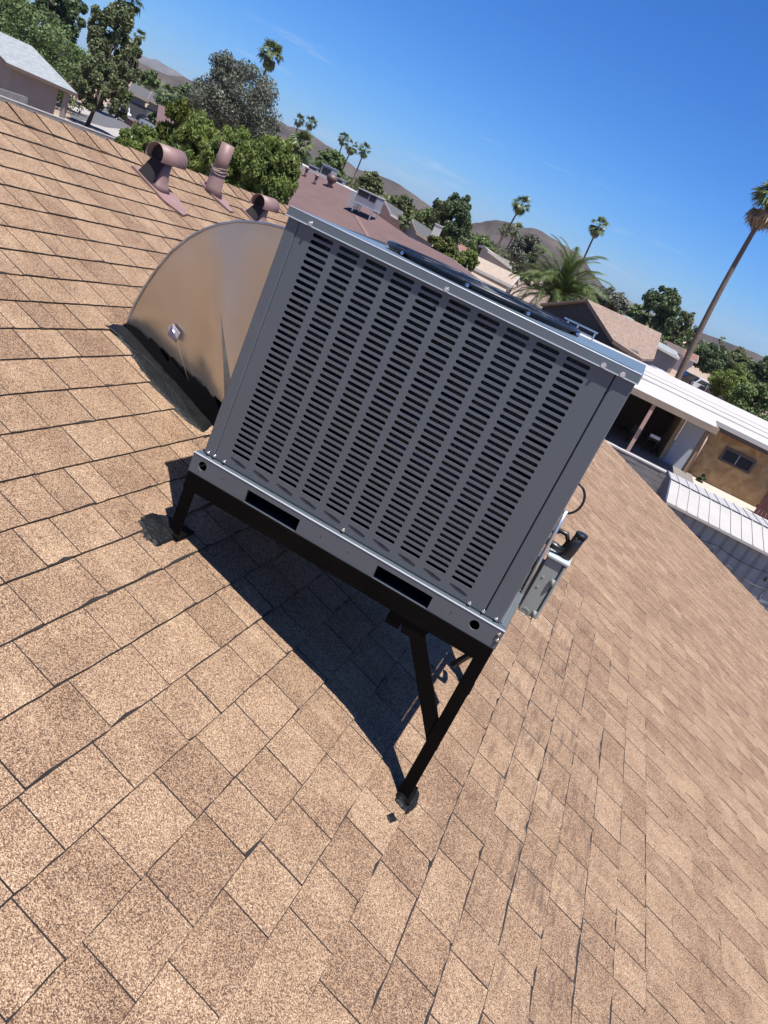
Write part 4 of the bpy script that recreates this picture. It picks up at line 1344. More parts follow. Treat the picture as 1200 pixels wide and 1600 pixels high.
palm('tall fan palm alone above the big grey olive tree', (423, 86), 19, (402, 148), 112, 44, seed=1)
palm('palm whose crown is cut off by the top edge at the left', (208, -3), 20, (194, 38), 132, 36, seed=2)
palm('small distant palm right of the tall dark tree at top left', (218, 58), 9, (213, 90), 210, 26, seed=3)
palm('left one of the two small palms over the left hill', (468, 188), 9, (461, 212), 205, 26, seed=4)
palm('right one of the two small palms over the left hill', (486, 192), 10, (478, 210), 195, 26, seed=5)
palm('leftmost of three palms in a row behind the maroon roof', (538, 217), 10, (524, 257), 170, 28, seed=6)
palm('middle one of three palms in a row behind the maroon roof', (550, 230), 11, (534, 268), 160, 30, seed=7)
palm('rightmost of three palms in a row behind the maroon roof', (570, 235), 11, (553, 277), 160, 30, seed=8)
palm('tallest of three palms standing together before the right hill', (815, 320), 14.5, (774, 392), 130, 38, seed=9)
palm('short left palm beside the tallest one before the right hill', (790, 359), 11, (775, 390), 140, 30, seed=10)
palm('short right palm beside the tallest one before the right hill', (807, 360), 12, (790, 392), 140, 30, seed=11)
palm('lone tall palm in front of the dark hill slope', (935, 354), 15.5, (903, 424), 120, 40, seed=12)
palm('tiny far palm over the hill line at the right', (1128, 531), 6, (1120, 545), 300, 20, seed=13)
palm('tiny far palm over the foot of the dark hill', (972, 460), 5, (970, 470), 330, 16, seed=16, skirt=False)
palm('huge leaning palm with brown dead fronds at the right edge', (1203, 318), 34, (1066, 583), 66, 54, real_fronds=True, bend=-.35, seed=14, th=.205)
palm('broad low fan palm with pale leaves behind the maroon roof', (470, 228), 22, (470, 250), 80, 60, seed=15, skirt=False, name='fan_palm', group='low palms', th=.25)
palm('low pale fan palm by the far driveway at the left', (263, 150), 17, (258, 172), 110, 46, seed=17, skirt=False, group='low palms')
palm('small ragged palm in front of the grey roofed bungalow', (633, 345), 14, (630, 362), 60, 36, seed=18, skirt=False, group='low palms', th=.12)


def feather_frond(seed, L_=1.0):
    rnd = random.Random(seed); mb = MB()
    pts = [Vector((.0, 0, 0)), Vector((.25, 0, .10)), Vector((.5, 0, .13)), Vector((.75, 0, .06)), Vector((.93, 0, -.10)), Vector((1.0, 0, -.22))]
    mb.tube(pts, [.012, .01, .008, .006, .004, .002], 4)
    def along(t):
        f = t * (len(pts) - 1); i = min(len(pts) - 2, int(f)); return pts[i].lerp(pts[i + 1], f - i)
    for k in range(44):
        t = .12 + .87 * k / 43
        p = along(t); q = along(min(1, t + .02)); d = (q - p).normalized() if (q - p).length > 1e-6 else Vector((1, 0, -.5)).normalized()
        ll = .17 * math.sin(min(1, t * 1.1 + .08) * math.pi) ** .6 * rnd.uniform(.85, 1.1) + .05
        for s_ in (-1, 1):
            w = d * .75 + Vector((0, s_ * .75, .10 - .25 * t)); w.normalize()
            tip = p + w * ll + Vector((0, 0, -.03))
            mb.add([p - d * .008, p + d * .010, tip], [(0, 1, 2)], rnd.random())
    return mb


FEATHER = [mesh_of(feather_frond(k), M['leaf_date']) for k in range(3)]
topd = at(868, 462, 60)
dbase = Vector((topd.x, topd.y, 0))
date = empty('date_palm', dbase, 'squat date palm with long arching green fronds just over the air conditioner', 'palm tree')
mb = MB(); mb.tube([dbase, dbase.lerp(topd, .5), topd + Vector((0, 0, .1))], [.45, .38, .32], 12); mb.build('trunk', M['palm_bark'], date)
rnd = random.Random(4)
for k in range(74):
    f = k / 73; el = rad(82 - 118 * f ** .9) + rnd.uniform(-.12, .12)
    o = link('frond', FEATHER[k % 3], date)
    o.matrix_local = Matrix.Translation(topd - dbase) @ Matrix.Rotation(k * 2.39996 + rnd.uniform(-.2, .2), 4, 'Z') @ Matrix.Rotation(-el, 4, 'Y') @ Matrix.Rotation(rnd.uniform(-.6, .6), 4, 'X') @ Matrix.Scale(4.2 * rnd.uniform(.85, 1.08), 4)


# ------------------------------------------------------------------ houses
def gable(name, label, A, B, down, wallmat, roofmat, group=None, cat='house', back=None, overhang=.4, fascia=None, windows=(), doors=(), chimney=None, thick=.12):
    """A, B ends of the ridge; down: vector from the ridge to the front eave (with the drop in z)"""
    A = Vector(A); B = Vector(B); down = Vector(down)
    bk = Vector((-down.x, -down.y, down.z)) if back is None else Vector(back)
    c = (A + B) / 2
    r = empty(name, Vector((c.x, c.y, 0)), label, cat, group)
    mb = MB(); mb.slab([A, B, B + down, A + down], (0, 0, -thick)); mb.slab([B, A, A + bk, B + bk], (0, 0, -thick))
    mb.build('roof', roofmat, r)
    # walls set in from the eaves
    ln = (B - A).normalized() * overhang
    fh = Vector((down.x, down.y, 0)); fh_n = fh.normalized() * overhang
    bh_n = Vector((bk.x, bk.y, 0)).normalized() * overhang
    ez = A.z + down.z * (1 - overhang / max(.1, fh.length)) - thick
    a0, b0 = A + ln, B - ln
    fa = a0 + fh - fh_n; fb = b0 + fh - fh_n
    ba = a0 + Vector((bk.x, bk.y, 0)) - bh_n; bb = b0 + Vector((bk.x, bk.y, 0)) - bh_n
    mb = MB()
    for (p, q) in ((fa, fb), (bb, ba)):
        mb.add([(p.x, p.y, 0), (q.x, q.y, 0), (q.x, q.y, ez), (p.x, p.y, ez)], [(0, 1, 2, 3)])
    for (p, q, rd_) in ((ba, fa, a0), (fb, bb, b0)):
        mb.add([(p.x, p.y, 0), (q.x, q.y, 0), (q.x, q.y, ez), (rd_.x, rd_.y, rd_.z - thick - .02), (p.x, p.y, ez)], [(0, 1, 2, 3, 4)])
    mb.build('wall', wallmat, r)
    if fascia:
        mb = MB()
        for (p, q) in ((A + down, B + down), (A, A + down), (B, B + down), (B, B + bk), (A, A + bk)):
            d = (q - p).normalized(); n_ = Vector((0, 0, 1)); s_ = d.cross(n_).normalized() * .02
            mb.slab([p - s_ + Vector((0, 0, .005)), q - s_ + Vector((0, 0, .005)), q + s_ + Vector((0, 0, .005)), p + s_ + Vector((0, 0, .005))], (0, 0, -.24))
        mb.build('fascia', fascia, r)
    L_ = (fb - fa)
    for (t, w, z0, z1) in windows:
        p = fa + L_ * t; d = L_.normalized() * w / 2; n_ = fh.normalized() * .03
        mb = MB(); mb.slab([Vector((p.x - d.x, p.y - d.y, z0)) + n_, Vector((p.x + d.x, p.y + d.y, z0)) + n_, Vector((p.x + d.x, p.y + d.y, z1)) + n_, Vector((p.x - d.x, p.y - d.y, z1)) + n_], -n_ * .9)
        w_ = mb.build('window', M['pane'], r)
        mb = MB()
        for (u0, u1, v0, v1) in ((-1.08, 1.08, z1, z1 + .08), (-1.08, 1.08, z0 - .08, z0), (-1.1, -1, z0, z1), (1, 1.1, z0, z1), (-.04, .04, z0, z1)):
            mb.slab([Vector((p.x + d.x * u0, p.y + d.y * u0, v0)) + n_ * 1.6, Vector((p.x + d.x * u1, p.y + d.y * u1, v0)) + n_ * 1.6, Vector((p.x + d.x * u1, p.y + d.y * u1, v1)) + n_ * 1.6, Vector((p.x + d.x * u0, p.y + d.y * u0, v1)) + n_ * 1.6], -n_ * 1.5)
        mb.build('frame', M['white'], w_)
    for (t, w, h) in doors:
        p = fa + L_ * t; d = L_.normalized() * w / 2; n_ = fh.normalized() * .04
        mb = MB(); mb.slab([Vector((p.x - d.x, p.y - d.y, .02)) + n_, Vector((p.x + d.x, p.y + d.y, .02)) + n_, Vector((p.x + d.x, p.y + d.y, h)) + n_, Vector((p.x - d.x, p.y - d.y, h)) + n_], -n_ * .9)
        mb.build('garage_door' if w > 2 else 'door', M['door_dark'], r)
    if chimney:
        P, w, h = chimney
        mb = MB(); mb.box(P.x - w, P.x + w, P.y - w, P.y + w, P.z - 1.2, P.z + h); mb.box(P.x - w * 1.15, P.x + w * 1.15, P.y - w * 1.15, P.y + w * 1.15, P.z + h, P.z + h + .1)
        mb.build('chimney', M['white'], r)
    return r


M['pane'] = simple('window_glass', (.03, .035, .04), .1, var=.3, scale=1, spec=.8)
M['white'] = simple('white_paint', (.58, .56, .53), .6, var=.05, scale=2)
M['door_dark'] = simple('dark_grey_door', (.07, .07, .075), .6, var=.1)
M['wall_greige'] = simple('greige_stucco', (.30, .255, .225), .9, var=.08, scale=1, bump=.2, bscale=8)
M['wall_grey'] = simple('grey_stucco', (.22, .22, .235), .9, var=.08, scale=1)
M['wall_cream'] = simple('cream_stucco', (.52, .46, .38), .9, var=.08, scale=1)
M['wall_pink'] = simple('pink_stucco', (.50, .34, .28), .9, var=.08, scale=1)
M['roof_grey'] = simple('pale_grey_shingles', (.25, .275, .285), .9, var=.16, scale=2.5, bump=.3, bscale=12, detail=8)
M['roof_maroon'] = simple('maroon_shingles', (.130, .078, .072), .95, var=.10, scale=1.4, bump=.3, bscale=14, detail=9)
M['roof_dark'] = simple('dark_grey_shingles', (.085, .085, .088), .95, var=.12, scale=3)
M['roof_tan'] = simple('brown_tan_shingles', (.245, .175, .135), .95, var=.32, scale=4.5, detail=8)
M['roof_beige'] = simple('beige_shingles', (.36, .285, .225), .95, var=.15, scale=3)
M['roof_red'] = simple('red_brown_tiles', (.22, .105, .075), .9, var=.2, scale=2)
M['roof_white'] = simple('white_coated_roof', (.50, .475, .435), .55, var=.07, scale=1.2, detail=8, stretch=(.4, 1.5, 1))
M['block'] = simple('grey_block', (.21, .205, .20), .95, var=.15, scale=2.5, bump=.3, bscale=20)
M['block_cap'] = simple('pale_block_cap', (.46, .45, .43), .9, var=.08, scale=3)
M['fascia_tan'] = simple('tan_fascia', (.33, .255, .19), .8, var=.1)

# grey roofed house at the far left, with its porch post
Dg = 76
A1 = at(-60, 22, Dg + 4); B1 = at(50, 72, Dg + 3); dn1 = at(122, 147, Dg - 3) - B1
gh = gable('grey_roofed_house', 'low house with a pale grey shingle roof and open corner porch at the far left', A1, B1, dn1, M['wall_greige'], M['roof_grey'], 'houses of the neighbourhood', fascia=M['trim_brown'], overhang=.9)
pb = (B1 + dn1).lerp(A1 + dn1, .07) - Vector((dn1.x, dn1.y, 0)).normalized() * .7; mb = MB(); mb.box(pb.x - .16, pb.x + .16, pb.y - .16, pb.y + .16, 0, pb.z - .05); mb.build('porch_post', M['wall_greige'], gh)

# our back yard: grey block wall beyond the ridge
wallA = level(-60, 128, 1.75); wallB = level(205, 226, 1.75)
bw = empty('block_wall', Vector((wallA.x, wallA.y, 0)), 'weathered grey block wall just over the ridge at the left', 'wall')
dv = wallB - wallA; Lw = Vector((dv.x, dv.y, 0)).length; dn_ = Vector((dv.x, dv.y, 0)).normalized(); nw = Vector((-dn_.y, dn_.x, 0)) * .1
def wall_run(parent, A, dvec, length, h, z0=0.0, bl=.8, bh=.4, mat=None, limit=120):
    rows = max(1, int(round((h - z0 - .06) / bh))); bh = (h - z0 - .06) / rows; cnt = 0
    nv = Vector((-dvec.y, dvec.x, 0)) * .1
    me = None
    for r_ in range(rows):
        x = -(bl / 2 if r_ % 2 else 0)
        while x < length:
            x0 = max(0, x) + .008; x1 = min(length, x + bl) - .008
            if x1 - x0 > .05:
                mb = MB(); P = A + dvec * x0; Q = A + dvec * x1
                j = random.uniform(-.008, .008)
                nj = nv * (1 + j * 8)
                zt = z0 + (r_ + 1) * bh - .008; zb = z0 + r_ * bh + .004
                mb.slab([Vector((P.x, P.y, zt)) - nj, Vector((Q.x, Q.y, zt)) - nj, Vector((Q.x, Q.y, zt)) + nj, Vector((P.x, P.y, zt)) + nj], (0, 0, zb - zt))
                mb.build('block', mat or M['block'], parent); cnt += 1
            x += bl
    mb = MB(); P = A; Q = A + dvec * length; n3 = nv * .9
    mb.slab([Vector((P.x, P.y, h - .07)) - n3, Vector((Q.x, Q.y, h - .07)) - n3, Vector((Q.x, Q.y, h - .07)) + n3, Vector((P.x, P.y, h - .07)) + n3], (0, 0, -(h - z0 - .07)))
    mb.build('mortar', M['block_cap'], parent)
    mb = MB(); n3 = nv * 1.15
    mb.slab([Vector((P.x, P.y, h)) - n3, Vector((Q.x, Q.y, h)) - n3, Vector((Q.x, Q.y, h)) + n3, Vector((P.x, P.y, h)) + n3], (0, 0, -.055))
    mb.build('wall_cap', M['block_cap'], parent)
wall_run(bw, Vector((wallA.x, wallA.y, 0)), dn_, Lw, 1.8, .6, 1.6, .4)
pw0 = level(-5, 162, 2.0)
pwt = empty('tall_wall_pier', Vector((pw0.x, pw0.y, 0)), 'taller grey wall section at the left edge behind the block wall', 'wall')
a_ = at(-30, 128, 60); b_ = at(37, 150, 62)
mb = MB(); dd = Vector((b_.x - a_.x, b_.y - a_.y, 0)); mb.slab([(a_.x, a_.y, a_.z), (b_.x, b_.y, b_.z), (b_.x, b_.y, 0), (a_.x, a_.y, 0)], (.2, .2, 0)); mb.build('panel', M['block'], pwt)
# low red brown fence by the porch
fa_ = level(36, 170, .7); fb_ = level(98, 196, .7)
rf = empty('garden_fence', Vector((fa_.x, fa_.y, 0)), 'low dark red brown fence under the grey house eave', 'fence')
for k in range(26):
    p = fa_.lerp(fb_, k / 26); q = fa_.lerp(fb_, (k + .85) / 26)
    mb = MB(); mb.slab([(p.x, p.y, 1.0), (q.x, q.y, 1.0), (q.x, q.y, 0), (p.x, p.y, 0)], (.05, .05, 0)); mb.build('slat', simple('red_brown_wood', (.10, .05, .04), .8) if k == 0 else bpy.data.materials['red_brown_wood'], rf)

# maroon roofed neighbour with a cooler on its roof
R1 = at(452, 254, 42); R2 = at(548, 297, 40)
em = (R2 - R1).normalized(); pm = Vector((em.y, -em.x, 0)).normalized()
if pm.dot(CAM - R1) < 0: pm = -pm
nm = em.cross(pm * math.cos(rad(13)) - Vector((0, 0, math.sin(rad(13))))).normalized()
def on_plane(px, P0, n_):
    d = sight(*px); return CAM + d * ((P0 - CAM).dot(n_) / d.dot(n_))
mh = empty('maroon_roofed_house', (R1.x * .8, R1.y * .8, 0), 'long neighbouring house with a plain maroon shingle roof and a cooler on it', 'house', 'houses of the neighbourhood')
pol = [R1, R2] + [on_plane(q_, R1, nm) for q_ in ((583, 331), (640, 371), (704, 403), (760, 445), (620, 440), (445, 352))]
L0 = R1 - em * 9; L1 = on_plane((445, 352), R1, nm) - em * 7
mb = MB(); mb.slab(pol + [L1, L0], (0, 0, -.14)); mb.build('roof', M['roof_maroon'], mh)
bkm = -pm * 8 - Vector((0, 0, 1.9))
mb = MB(); mb.slab([R2, R1, L0, L0 + bkm, R2 + bkm + em * 4], (0, 0, -.13)); mb.build('back_roof', M['roof_maroon'], mh)
mb = MB(); cA = on_plane((556, 338), R1, nm); cB = on_plane((578, 374), R1, nm); cw = (cB - cA).cross(nm).normalized() * .09
mb.slab([cA - cw + nm * .03, cB - cw + nm * .03, cB + cw + nm * .03, cA + cw + nm * .03], -nm * .05); mb.build('hip_cap', simple('pale_hip_cap', (.17, .11, .10), .9), mh)
mb = MB()
for (p_, q_) in ((pol[3], pol[4]), (pol[4], pol[5]), (pol[5], pol[6])):
    mb.slab([p_ + Vector((0, 0, .01)), q_ + Vector((0, 0, .01)), q_ + Vector((0, 0, -.2)), p_ + Vector((0, 0, -.2))], em * .03)
mb.build('fascia', M['white'], mh)
inn = sum(pol, Vector()) / len(pol)
wl = [p_.lerp(inn, .08) for p_ in (L0, R2, pol[3], pol[4], pol[5], pol[6], L1)]
mb = MB(); nW = len(wl)
mb.add([(p_.x, p_.y, 0) for p_ in wl] + [(p_.x, p_.y, p_.z - .2) for p_ in wl], [(i, (i + 1) % nW, nW + (i + 1) % nW, nW + i) for i in range(nW)]); mb.build('wall', M['wall_cream'], mh)


# rooftop cooler on the maroon roof, on its own little stand
cb = on_plane((568, 338), R1, nm)
M['cooler'] = simple('pale_purple_grey_sheet', (.27, .27, .31), .5, var=.06, scale=2)
cx_, cz_ = cb.x, cb.z
rc = empty('rooftop_cooler', cb, 'boxy grey rooftop air conditioner on legs in the middle of the maroon roof', 'air conditioner')
sC = 1.0
ex = Vector((R2.x - R1.x, R2.y - R1.y, 0)).normalized(); ey = Vector((-ex.y, ex.x, 0))
CM = Matrix(((ex.x, ey.x, 0, cb.x), (ex.y, ey.y, 0, cb.y), (0, 0, 1, cb.z), (0, 0, 0, 1)))
CM = CM @ Matrix.Scale(.72, 4)
mb = MB(CM); mb.box(-.72, .72, -.5, .5, .62, 1.38); mb.build('cabinet', M['cooler'], rc)
mb = MB(CM); mb.box(-.76, .76, -.54, .54, 1.38, 1.43); mb.build('lid', M['white'], rc)
for x0, x1 in ((-.66, .12), (.2, .66)):
    mb = MB(CM); mb.box(x0, x1, -.512, -.501, 1.04 if x0 < 0 else 1.0, 1.33); mb.build('grille', M['dark_in'], rc)
mb = MB(CM); mb.box(-.74, .74, -.52, .52, .55, .62); mb.build('stand_frame', M['galv'], rc)
for x_ in (-.68, .62):
    for y_ in (-.46, .42):
        mb = MB(CM); mb.box(x_, x_ + .06, y_, y_ + .06, -.4 if x_ > 0 or y_ > 0 else 0.0, .55); mb.build('leg', M['galv'], rc)
mb = MB(CM); mb.box(-1.15, -.73, -.4, .4, .2, 1.1); mb.build('duct', M['galv_sheet'], rc)


# small things along the maroon ridge
def small_unit(label, px, D, w, h, mat, group, name='roof_unit', cat='roof unit', sink=1.2):
    p = at(*px, D); r = empty(name, p, label, cat, group)
    mb = MB(); mb.box(p.x - w / 2, p.x + w / 2, p.y - w / 2, p.y + w / 2, p.z - sink, p.z + h); mb.build('case', mat, r)
    mb = MB(); mb.box(p.x - w / 2 - .03, p.x + w / 2 + .03, p.y - w / 2 - .03, p.y + w / 2 + .03, p.z + h, p.z + h + .05); mb.build('lid', M['galv'], r)
    mb = MB(); mb.box(p.x - w * .4, p.x + w * .4, p.y - w / 2 - .012, p.y - w / 2, p.z + h * .15, p.z + h * .8); mb.build('grille', M['dark_in'], r)
    return r
small_unit('low grey box on the far flat roof, left end', (490, 270), 47, .55, .3, M['cooler'], 'coolers on the far flat roof')
small_unit('taller grey box cooler on the far flat roof, middle', (511, 277), 47, .7, .55, M['cooler'], 'coolers on the far flat roof')
small_unit('smallest grey box on the far flat roof, right end', (531, 289), 48, .45, .3, M['cooler'], 'coolers on the far flat roof')
for px, lb in (((476, 276), 'short pale vent stub on the maroon roof near its left end'), ((491, 288), 'second pale vent stub on the maroon roof'), ):
    P = on_plane(px, R1, nm); r = empty('vent_stub', P, lb, 'roof vent', 'vents on the maroon roof')
    mb = MB(); mb.tube([P - Vector((0, 0, .1)), P + Vector((0, 0, .35))], .07, 8); mb.build('pipe', M['vent_pink'], r)
    mb = MB(); mb.tube([P + Vector((0, 0, .35)), P + Vector((0, 0, .45))], .12, 8); mb.build('cap', M['vent_pink'], r)
P = on_plane((514, 292), R1, nm); r = empty('turbine_vent', P, 'round brown turbine vent on the maroon roof left of the cooler', 'roof vent')
mb = MB(); mb.tube([P, P + Vector((0, 0, .25))], .13, 10); mb.build('collar', M['vent_pink'], r)
mb = MB(); mb.tube([P + Vector((0, 0, z_)) for z_ in (.22, .3, .42, .54, .6)], [.16, .24, .27, .22, .06], 14); mb.build('turbine', simple('brown_turbine_metal', (.13, .08, .07), .5, var=.2), r)
# flat white roof behind the maroon one
A_ = at(455, 246, 52); B2_ = at(552, 296, 50); dd = at(462, 262, 47) - A_
fr = empty('flat_roofed_house', Vector((A_.x, A_.y, 0)), 'low house with a bright white flat roof right behind the maroon ridge', 'house', 'houses of the neighbourhood')
dh = Vector((dd.x, dd.y, -.05)); mb = MB(); mb.slab([A_, B2_, B2_ + dh, A_ + dh], (0, 0, -.25)); mb.build('roof', M['roof_white'], fr)
mb = MB(); q = [A_.lerp(B2_, .02) + dh * .1, A_.lerp(B2_, .98) + dh * .1, A_.lerp(B2_, .98) + dh * .9, A_.lerp(B2_, .02) + dh * .9]
mb.slab([(p.x, p.y, 4.2) for p in q], (0, 0, -4.2)); mb.build('wall', M['wall_cream'], fr)


def px_gable(label, ra, rb, eave, D, wm, rm, Db=None, De=None, cat='house', **k):
    A = at(*ra, D); B = at(*rb, Db or D); dn = at(*eave, De or D - 4) - B
    return gable(k.pop('name', 'far_house'), label, A, B, dn, wm, rm, 'houses of the neighbourhood', cat, **k)


px_gable('grey roofed bungalow with a white gable right of the maroon roof', (600, 312), (628, 330), (640, 352), 92, M['wall_pink'], M['roof_dark'], fascia=M['white'])
px_gable('dark grey roofed bungalow with a white chimney below the dark green tree', (640, 338), (672, 358), (684, 383), 88, M['wall_grey'], M['roof_dark'], fascia=M['fascia_tan'], chimney=(at(683, 360, 84), .35, .5))
px_gable('orange roofed house behind the citrus tree', (715, 378), (738, 392), (742, 404), 120, M['wall_pink'], M['roof_red'], fascia=M['white'])
px_gable('beige roofed house with a steep dark gable behind the date palm', (757, 384), (792, 410), (800, 418), 88, M['wall_cream'], M['roof_beige'], fascia=M['white'])
px_gable('long beige shingled house left of the date palm', (742, 398), (812, 432), (800, 446), 72, M['wall_cream'], M['roof_beige'], fascia=M['white'])
px_gable('low beige house with white fascia behind the air conditioner lid', (738, 425), (790, 452), (786, 468), 58, M['wall_cream'], M['roof_beige'], fascia=M['white'])
M['gable_dark'] = simple('dark_grey_gable_paint', (.06, .06, .062), .8)
gA, gB, gC = at(917, 467, 50), at(1034, 521, 60), at(958, 531, 48.5)
gn = (gB - gA).cross(gC - gA).normalized()
bt = empty('far_house', (gC.x, gC.y, 0), 'brown tan shingled house with dark gable end right of the date palm', 'house', 'houses of the neighbourhood')
gp = [gA, gB, on_plane((1022, 561), gA, gn), on_plane((1003, 561), gA, gn), gC]
mb = MB(); mb.slab(gp, (0, 0, -.15)); mb.build('roof', M['roof_tan'], bt)
gl2 = Vector((gA.x - (gC.x - gA.x), gA.y - (gC.y - gA.y), gC.z))
bk_ = gB - gA
mb = MB(); mb.slab([gA, gl2, gl2 + bk_, gB], (0, 0, -.15)); mb.build('back_roof', M['roof_tan'], bt)
ins = Vector((bk_.x, bk_.y, 0)).normalized() * .4
mb = MB(); q1, q2, q3 = gA + ins, gC + ins, gl2 + ins
mb.slab([(q1.x, q1.y, q1.z - .18), (q2.x, q2.y, q2.z - .18), (q2.x, q2.y, 0), (q3.x, q3.y, 0), (q3.x, q3.y, q3.z - .18)], tuple(ins * .5)); mb.build('gable_wall', M['gable_dark'], bt)
mb = MB(); q4 = gp[3].lerp(gp[0], .08); q2 = gC.lerp(gB, .08)
mb.slab([(q2.x, q2.y, q2.z - .2), (q4.x, q4.y, q2.z - .2), (q4.x, q4.y, 0), (q2.x, q2.y, 0)], (-.2, .2, 0)); mb.build('wall', M['wall_grey'], bt)
mb = MB(); mb.slab([gC + Vector((0, 0, .01)), gp[3] + Vector((0, 0, .01)), gp[3] - Vector((0, 0, .22)), gC - Vector((0, 0, .22))], (.03, -.02, 0)); mb.slab([gA + Vector((0, 0, .01)), gC + Vector((0, 0, .01)), gC - Vector((0, 0, .22)), gA - Vector((0, 0, .22))], (0, -.04, 0)); mb.build('fascia', M['trim_brown'], bt)
px_gable('pale grey roofed garage behind the white truck', (1020, 528), (1056, 548), (1062, 560), 96, M['wall_grey'], M['roof_grey'], fascia=M['white'], windows=())
px_gable('white walled house with red brown roof left of the leaning trunk', (1052, 537), (1092, 556), (1090, 566), 130, M['white'], M['roof_red'], fascia=M['white'])
px_gable('small pink flat house on the hill foot behind the leaning trunk', (1062, 528), (1082, 538), (1082, 543), 210, M['wall_pink'], M['wall_pink'])
px_gable('tiny white roofed house under the dark hill', (972, 488), (990, 496), (992, 503), 170, M['wall_cream'], M['roof_grey'])
px_gable('pale peaked roof between the brown house and the dark tree', (978, 494), (996, 505), (1000, 516), 110, M['wall_grey'], M['roof_grey'])
px_gable('brown roofed house under the dark horizon tree', (1028, 526), (1070, 545), (1068, 556), 115, M['wall_greige'], M['trim_brown'])
px_gable('dark open carport sheltering cars at the right', (1078, 574), (1128, 598), (1122, 606), 104, M['door_dark'], M['fascia_tan'], cat='carport')
px_gable('brown roofed garage house across the street at the left', (206, 128), (236, 143), (232, 158), 150, M['wall_grey'], M['roof_dark'], De=142, fascia=M['fascia_tan'], doors=((.5, 4.5, 2.3),))
px_gable('grey roofed house right of the garage across the street', (238, 142), (262, 155), (256, 168), 150, M['wall_greige'], M['roof_dark'], De=142, fascia=M['fascia_tan'], doors=((.3, 3.5, 2.3),))
px_gable('brownish gable roof at the foot of the tall dark trees', (196, 122), (214, 132), (212, 140), 170, M['wall_pink'], M['roof_tan'])
px_gable('long pale roof low behind the bright shrubs', (236, 200), (300, 212), (299, 219), 40, M['wall_cream'], M['block_cap'], De=38)

# neighbour house at the right: white coated roof, patio, tan stucco
M['patio_shade'] = simple('shaded_brown_stucco', (.17, .115, .075), .9, var=.1)  # brown darkened to paint in the shade under the patio roof
nh = empty('patio_house', (4, 38, 0), 'neighbour house with a long white coated roof, shaded patio and golden stucco wall', 'house', 'houses of the neighbourhood')
G0 = .22
mb = MB()
mb.slab([(-9, 33.9, 2.88), (4.46, 34.2, 2.8), (4.46, 36.3, 2.96), (20, 36.6, 2.86), (20, 47.5, 3.28), (-9, 46.5, 3.28)], (0, 0, -.2))
mb.build('roof', M['roof_white'], nh)
mb = MB()
for y_ in (38.4, 40.6, 42.6, 45.0):
    mb.slab([(-9, y_, 3.05 + (y_ - 36) * .022), (20, y_ + .3, 3.01 + (y_ - 36) * .022), (20, y_ + .45, 3.01 + (y_ - 36) * .022), (-9, y_ + .15, 3.05 + (y_ - 36) * .022)], (0, 0, -.10))
mb.build('roof_seam', M['roof_white'], nh)
mb = MB(); mb.box(-9, 4.48, 33.86, 33.9, 2.62, 2.9); mb.box(4.42, 4.5, 33.9, 36.5, 2.6, 2.86); mb.build('patio_fascia', M['fascia_tan'], nh)
mb = MB(); mb.box(4.5, 20, 36.52, 36.58, 2.55, 2.84); mb.build('fascia', M['trim_brown'], nh)


def gold_stucco():
    mt, t, b = newmat('golden_stucco'); N = t.nodes.new; K = t.links.new
    geo = N('ShaderNodeNewGeometry')
    n = N('ShaderNodeTexNoise'); n.inputs['Scale'].default_value = 1.6; n.inputs['Detail'].default_value = 8; n.inputs['Distortion'].default_value = 1.2; K(geo.outputs['Position'], n.inputs['Vector'])
    r = N('ShaderNodeValToRGB'); r.color_ramp.elements[0].position = .35; r.color_ramp.elements[1].position = .65
    r.color_ramp.elements[0].color = (.30, .175, .07, 1); r.color_ramp.elements[1].color = (.46, .30, .14, 1); K(n.outputs['Fac'], r.inputs['Fac']); K(r.outputs[0], b.inputs['Base Color'])
    b.inputs['Roughness'].default_value = .9
    bp = N('ShaderNodeBump'); bp.inputs['Strength'].default_value = .6; bp.inputs['Distance'].default_value = .05; K(n.outputs['Fac'], bp.inputs['Height']); K(bp.outputs[0], b.inputs['Normal'])
    return mt


M['gold'] = gold_stucco()
wy = 36.9
mb = MB(); mb.box(4.62, 20, wy, wy + .2, 0, 2.72); mb.box(4.62, 4.82, wy + .2, 40, 0, 2.72); mb.build('wall', M['gold'], nh)
mb = MB(); mb.box(-9, 3.2, 41.0, 41.2, 0, 2.95); mb.build('patio_wall', M['patio_shade'], nh)
mb = MB(); mb.box(3.35, 4.62, 36.6, 36.75, 2.38, 2.9); mb.box(3.2, 3.4, 36.6, 41.0, 0, 2.9); mb.box(4.38, 4.62, 36.6, 36.75, 0, 2.38); mb.build('door_wall', M['stucco_tan'], nh)
mb = MB(); mb.box(3.42, 4.36, 36.6, 36.66, G0, 2.36); dr = mb.build('door', simple('pale_grey_door', (.42, .44, .47), .5, var=.04), nh)
mb = MB(); mb.tube([(3.52, 36.58, 1.2), (3.52, 36.5, 1.2)], .03, 8); mb.build('handle', M['galv'], dr)
mb = MB(); mb.box(1.62, 1.78, 34.2, 34.36, G0, 2.66); mb.build('patio_post', M['wall_pink'], nh)
mb = MB(); mb.box(.3, .42, 38.9, 39.02, G0, 2.8); mb.build('patio_post', M['wall_pink'], nh)
mb = MB(); mb.tube([(4.55, 36.5, 2.6), (4.58, 36.45, 1.4), (4.56, 36.45, G0)], .045, 8); mb.build('downspout', M['wall_pink'], nh)
mb = MB(); mb.box(5.62, 6.9, wy - .012, wy - .004, 1.5, 1.98); wn = mb.build('window', M['pane'], nh)
mb = MB()
for q in ((5.52, 7.0, 1.98, 2.08), (5.52, 7.0, 1.40, 1.5), (5.52, 5.62, 1.5, 1.98), (6.9, 7.0, 1.5, 1.98)):
    mb.box(q[0], q[1], wy - .06, wy - .003, q[2], q[3])
mb.build('frame', M['trim_brown'], wn)
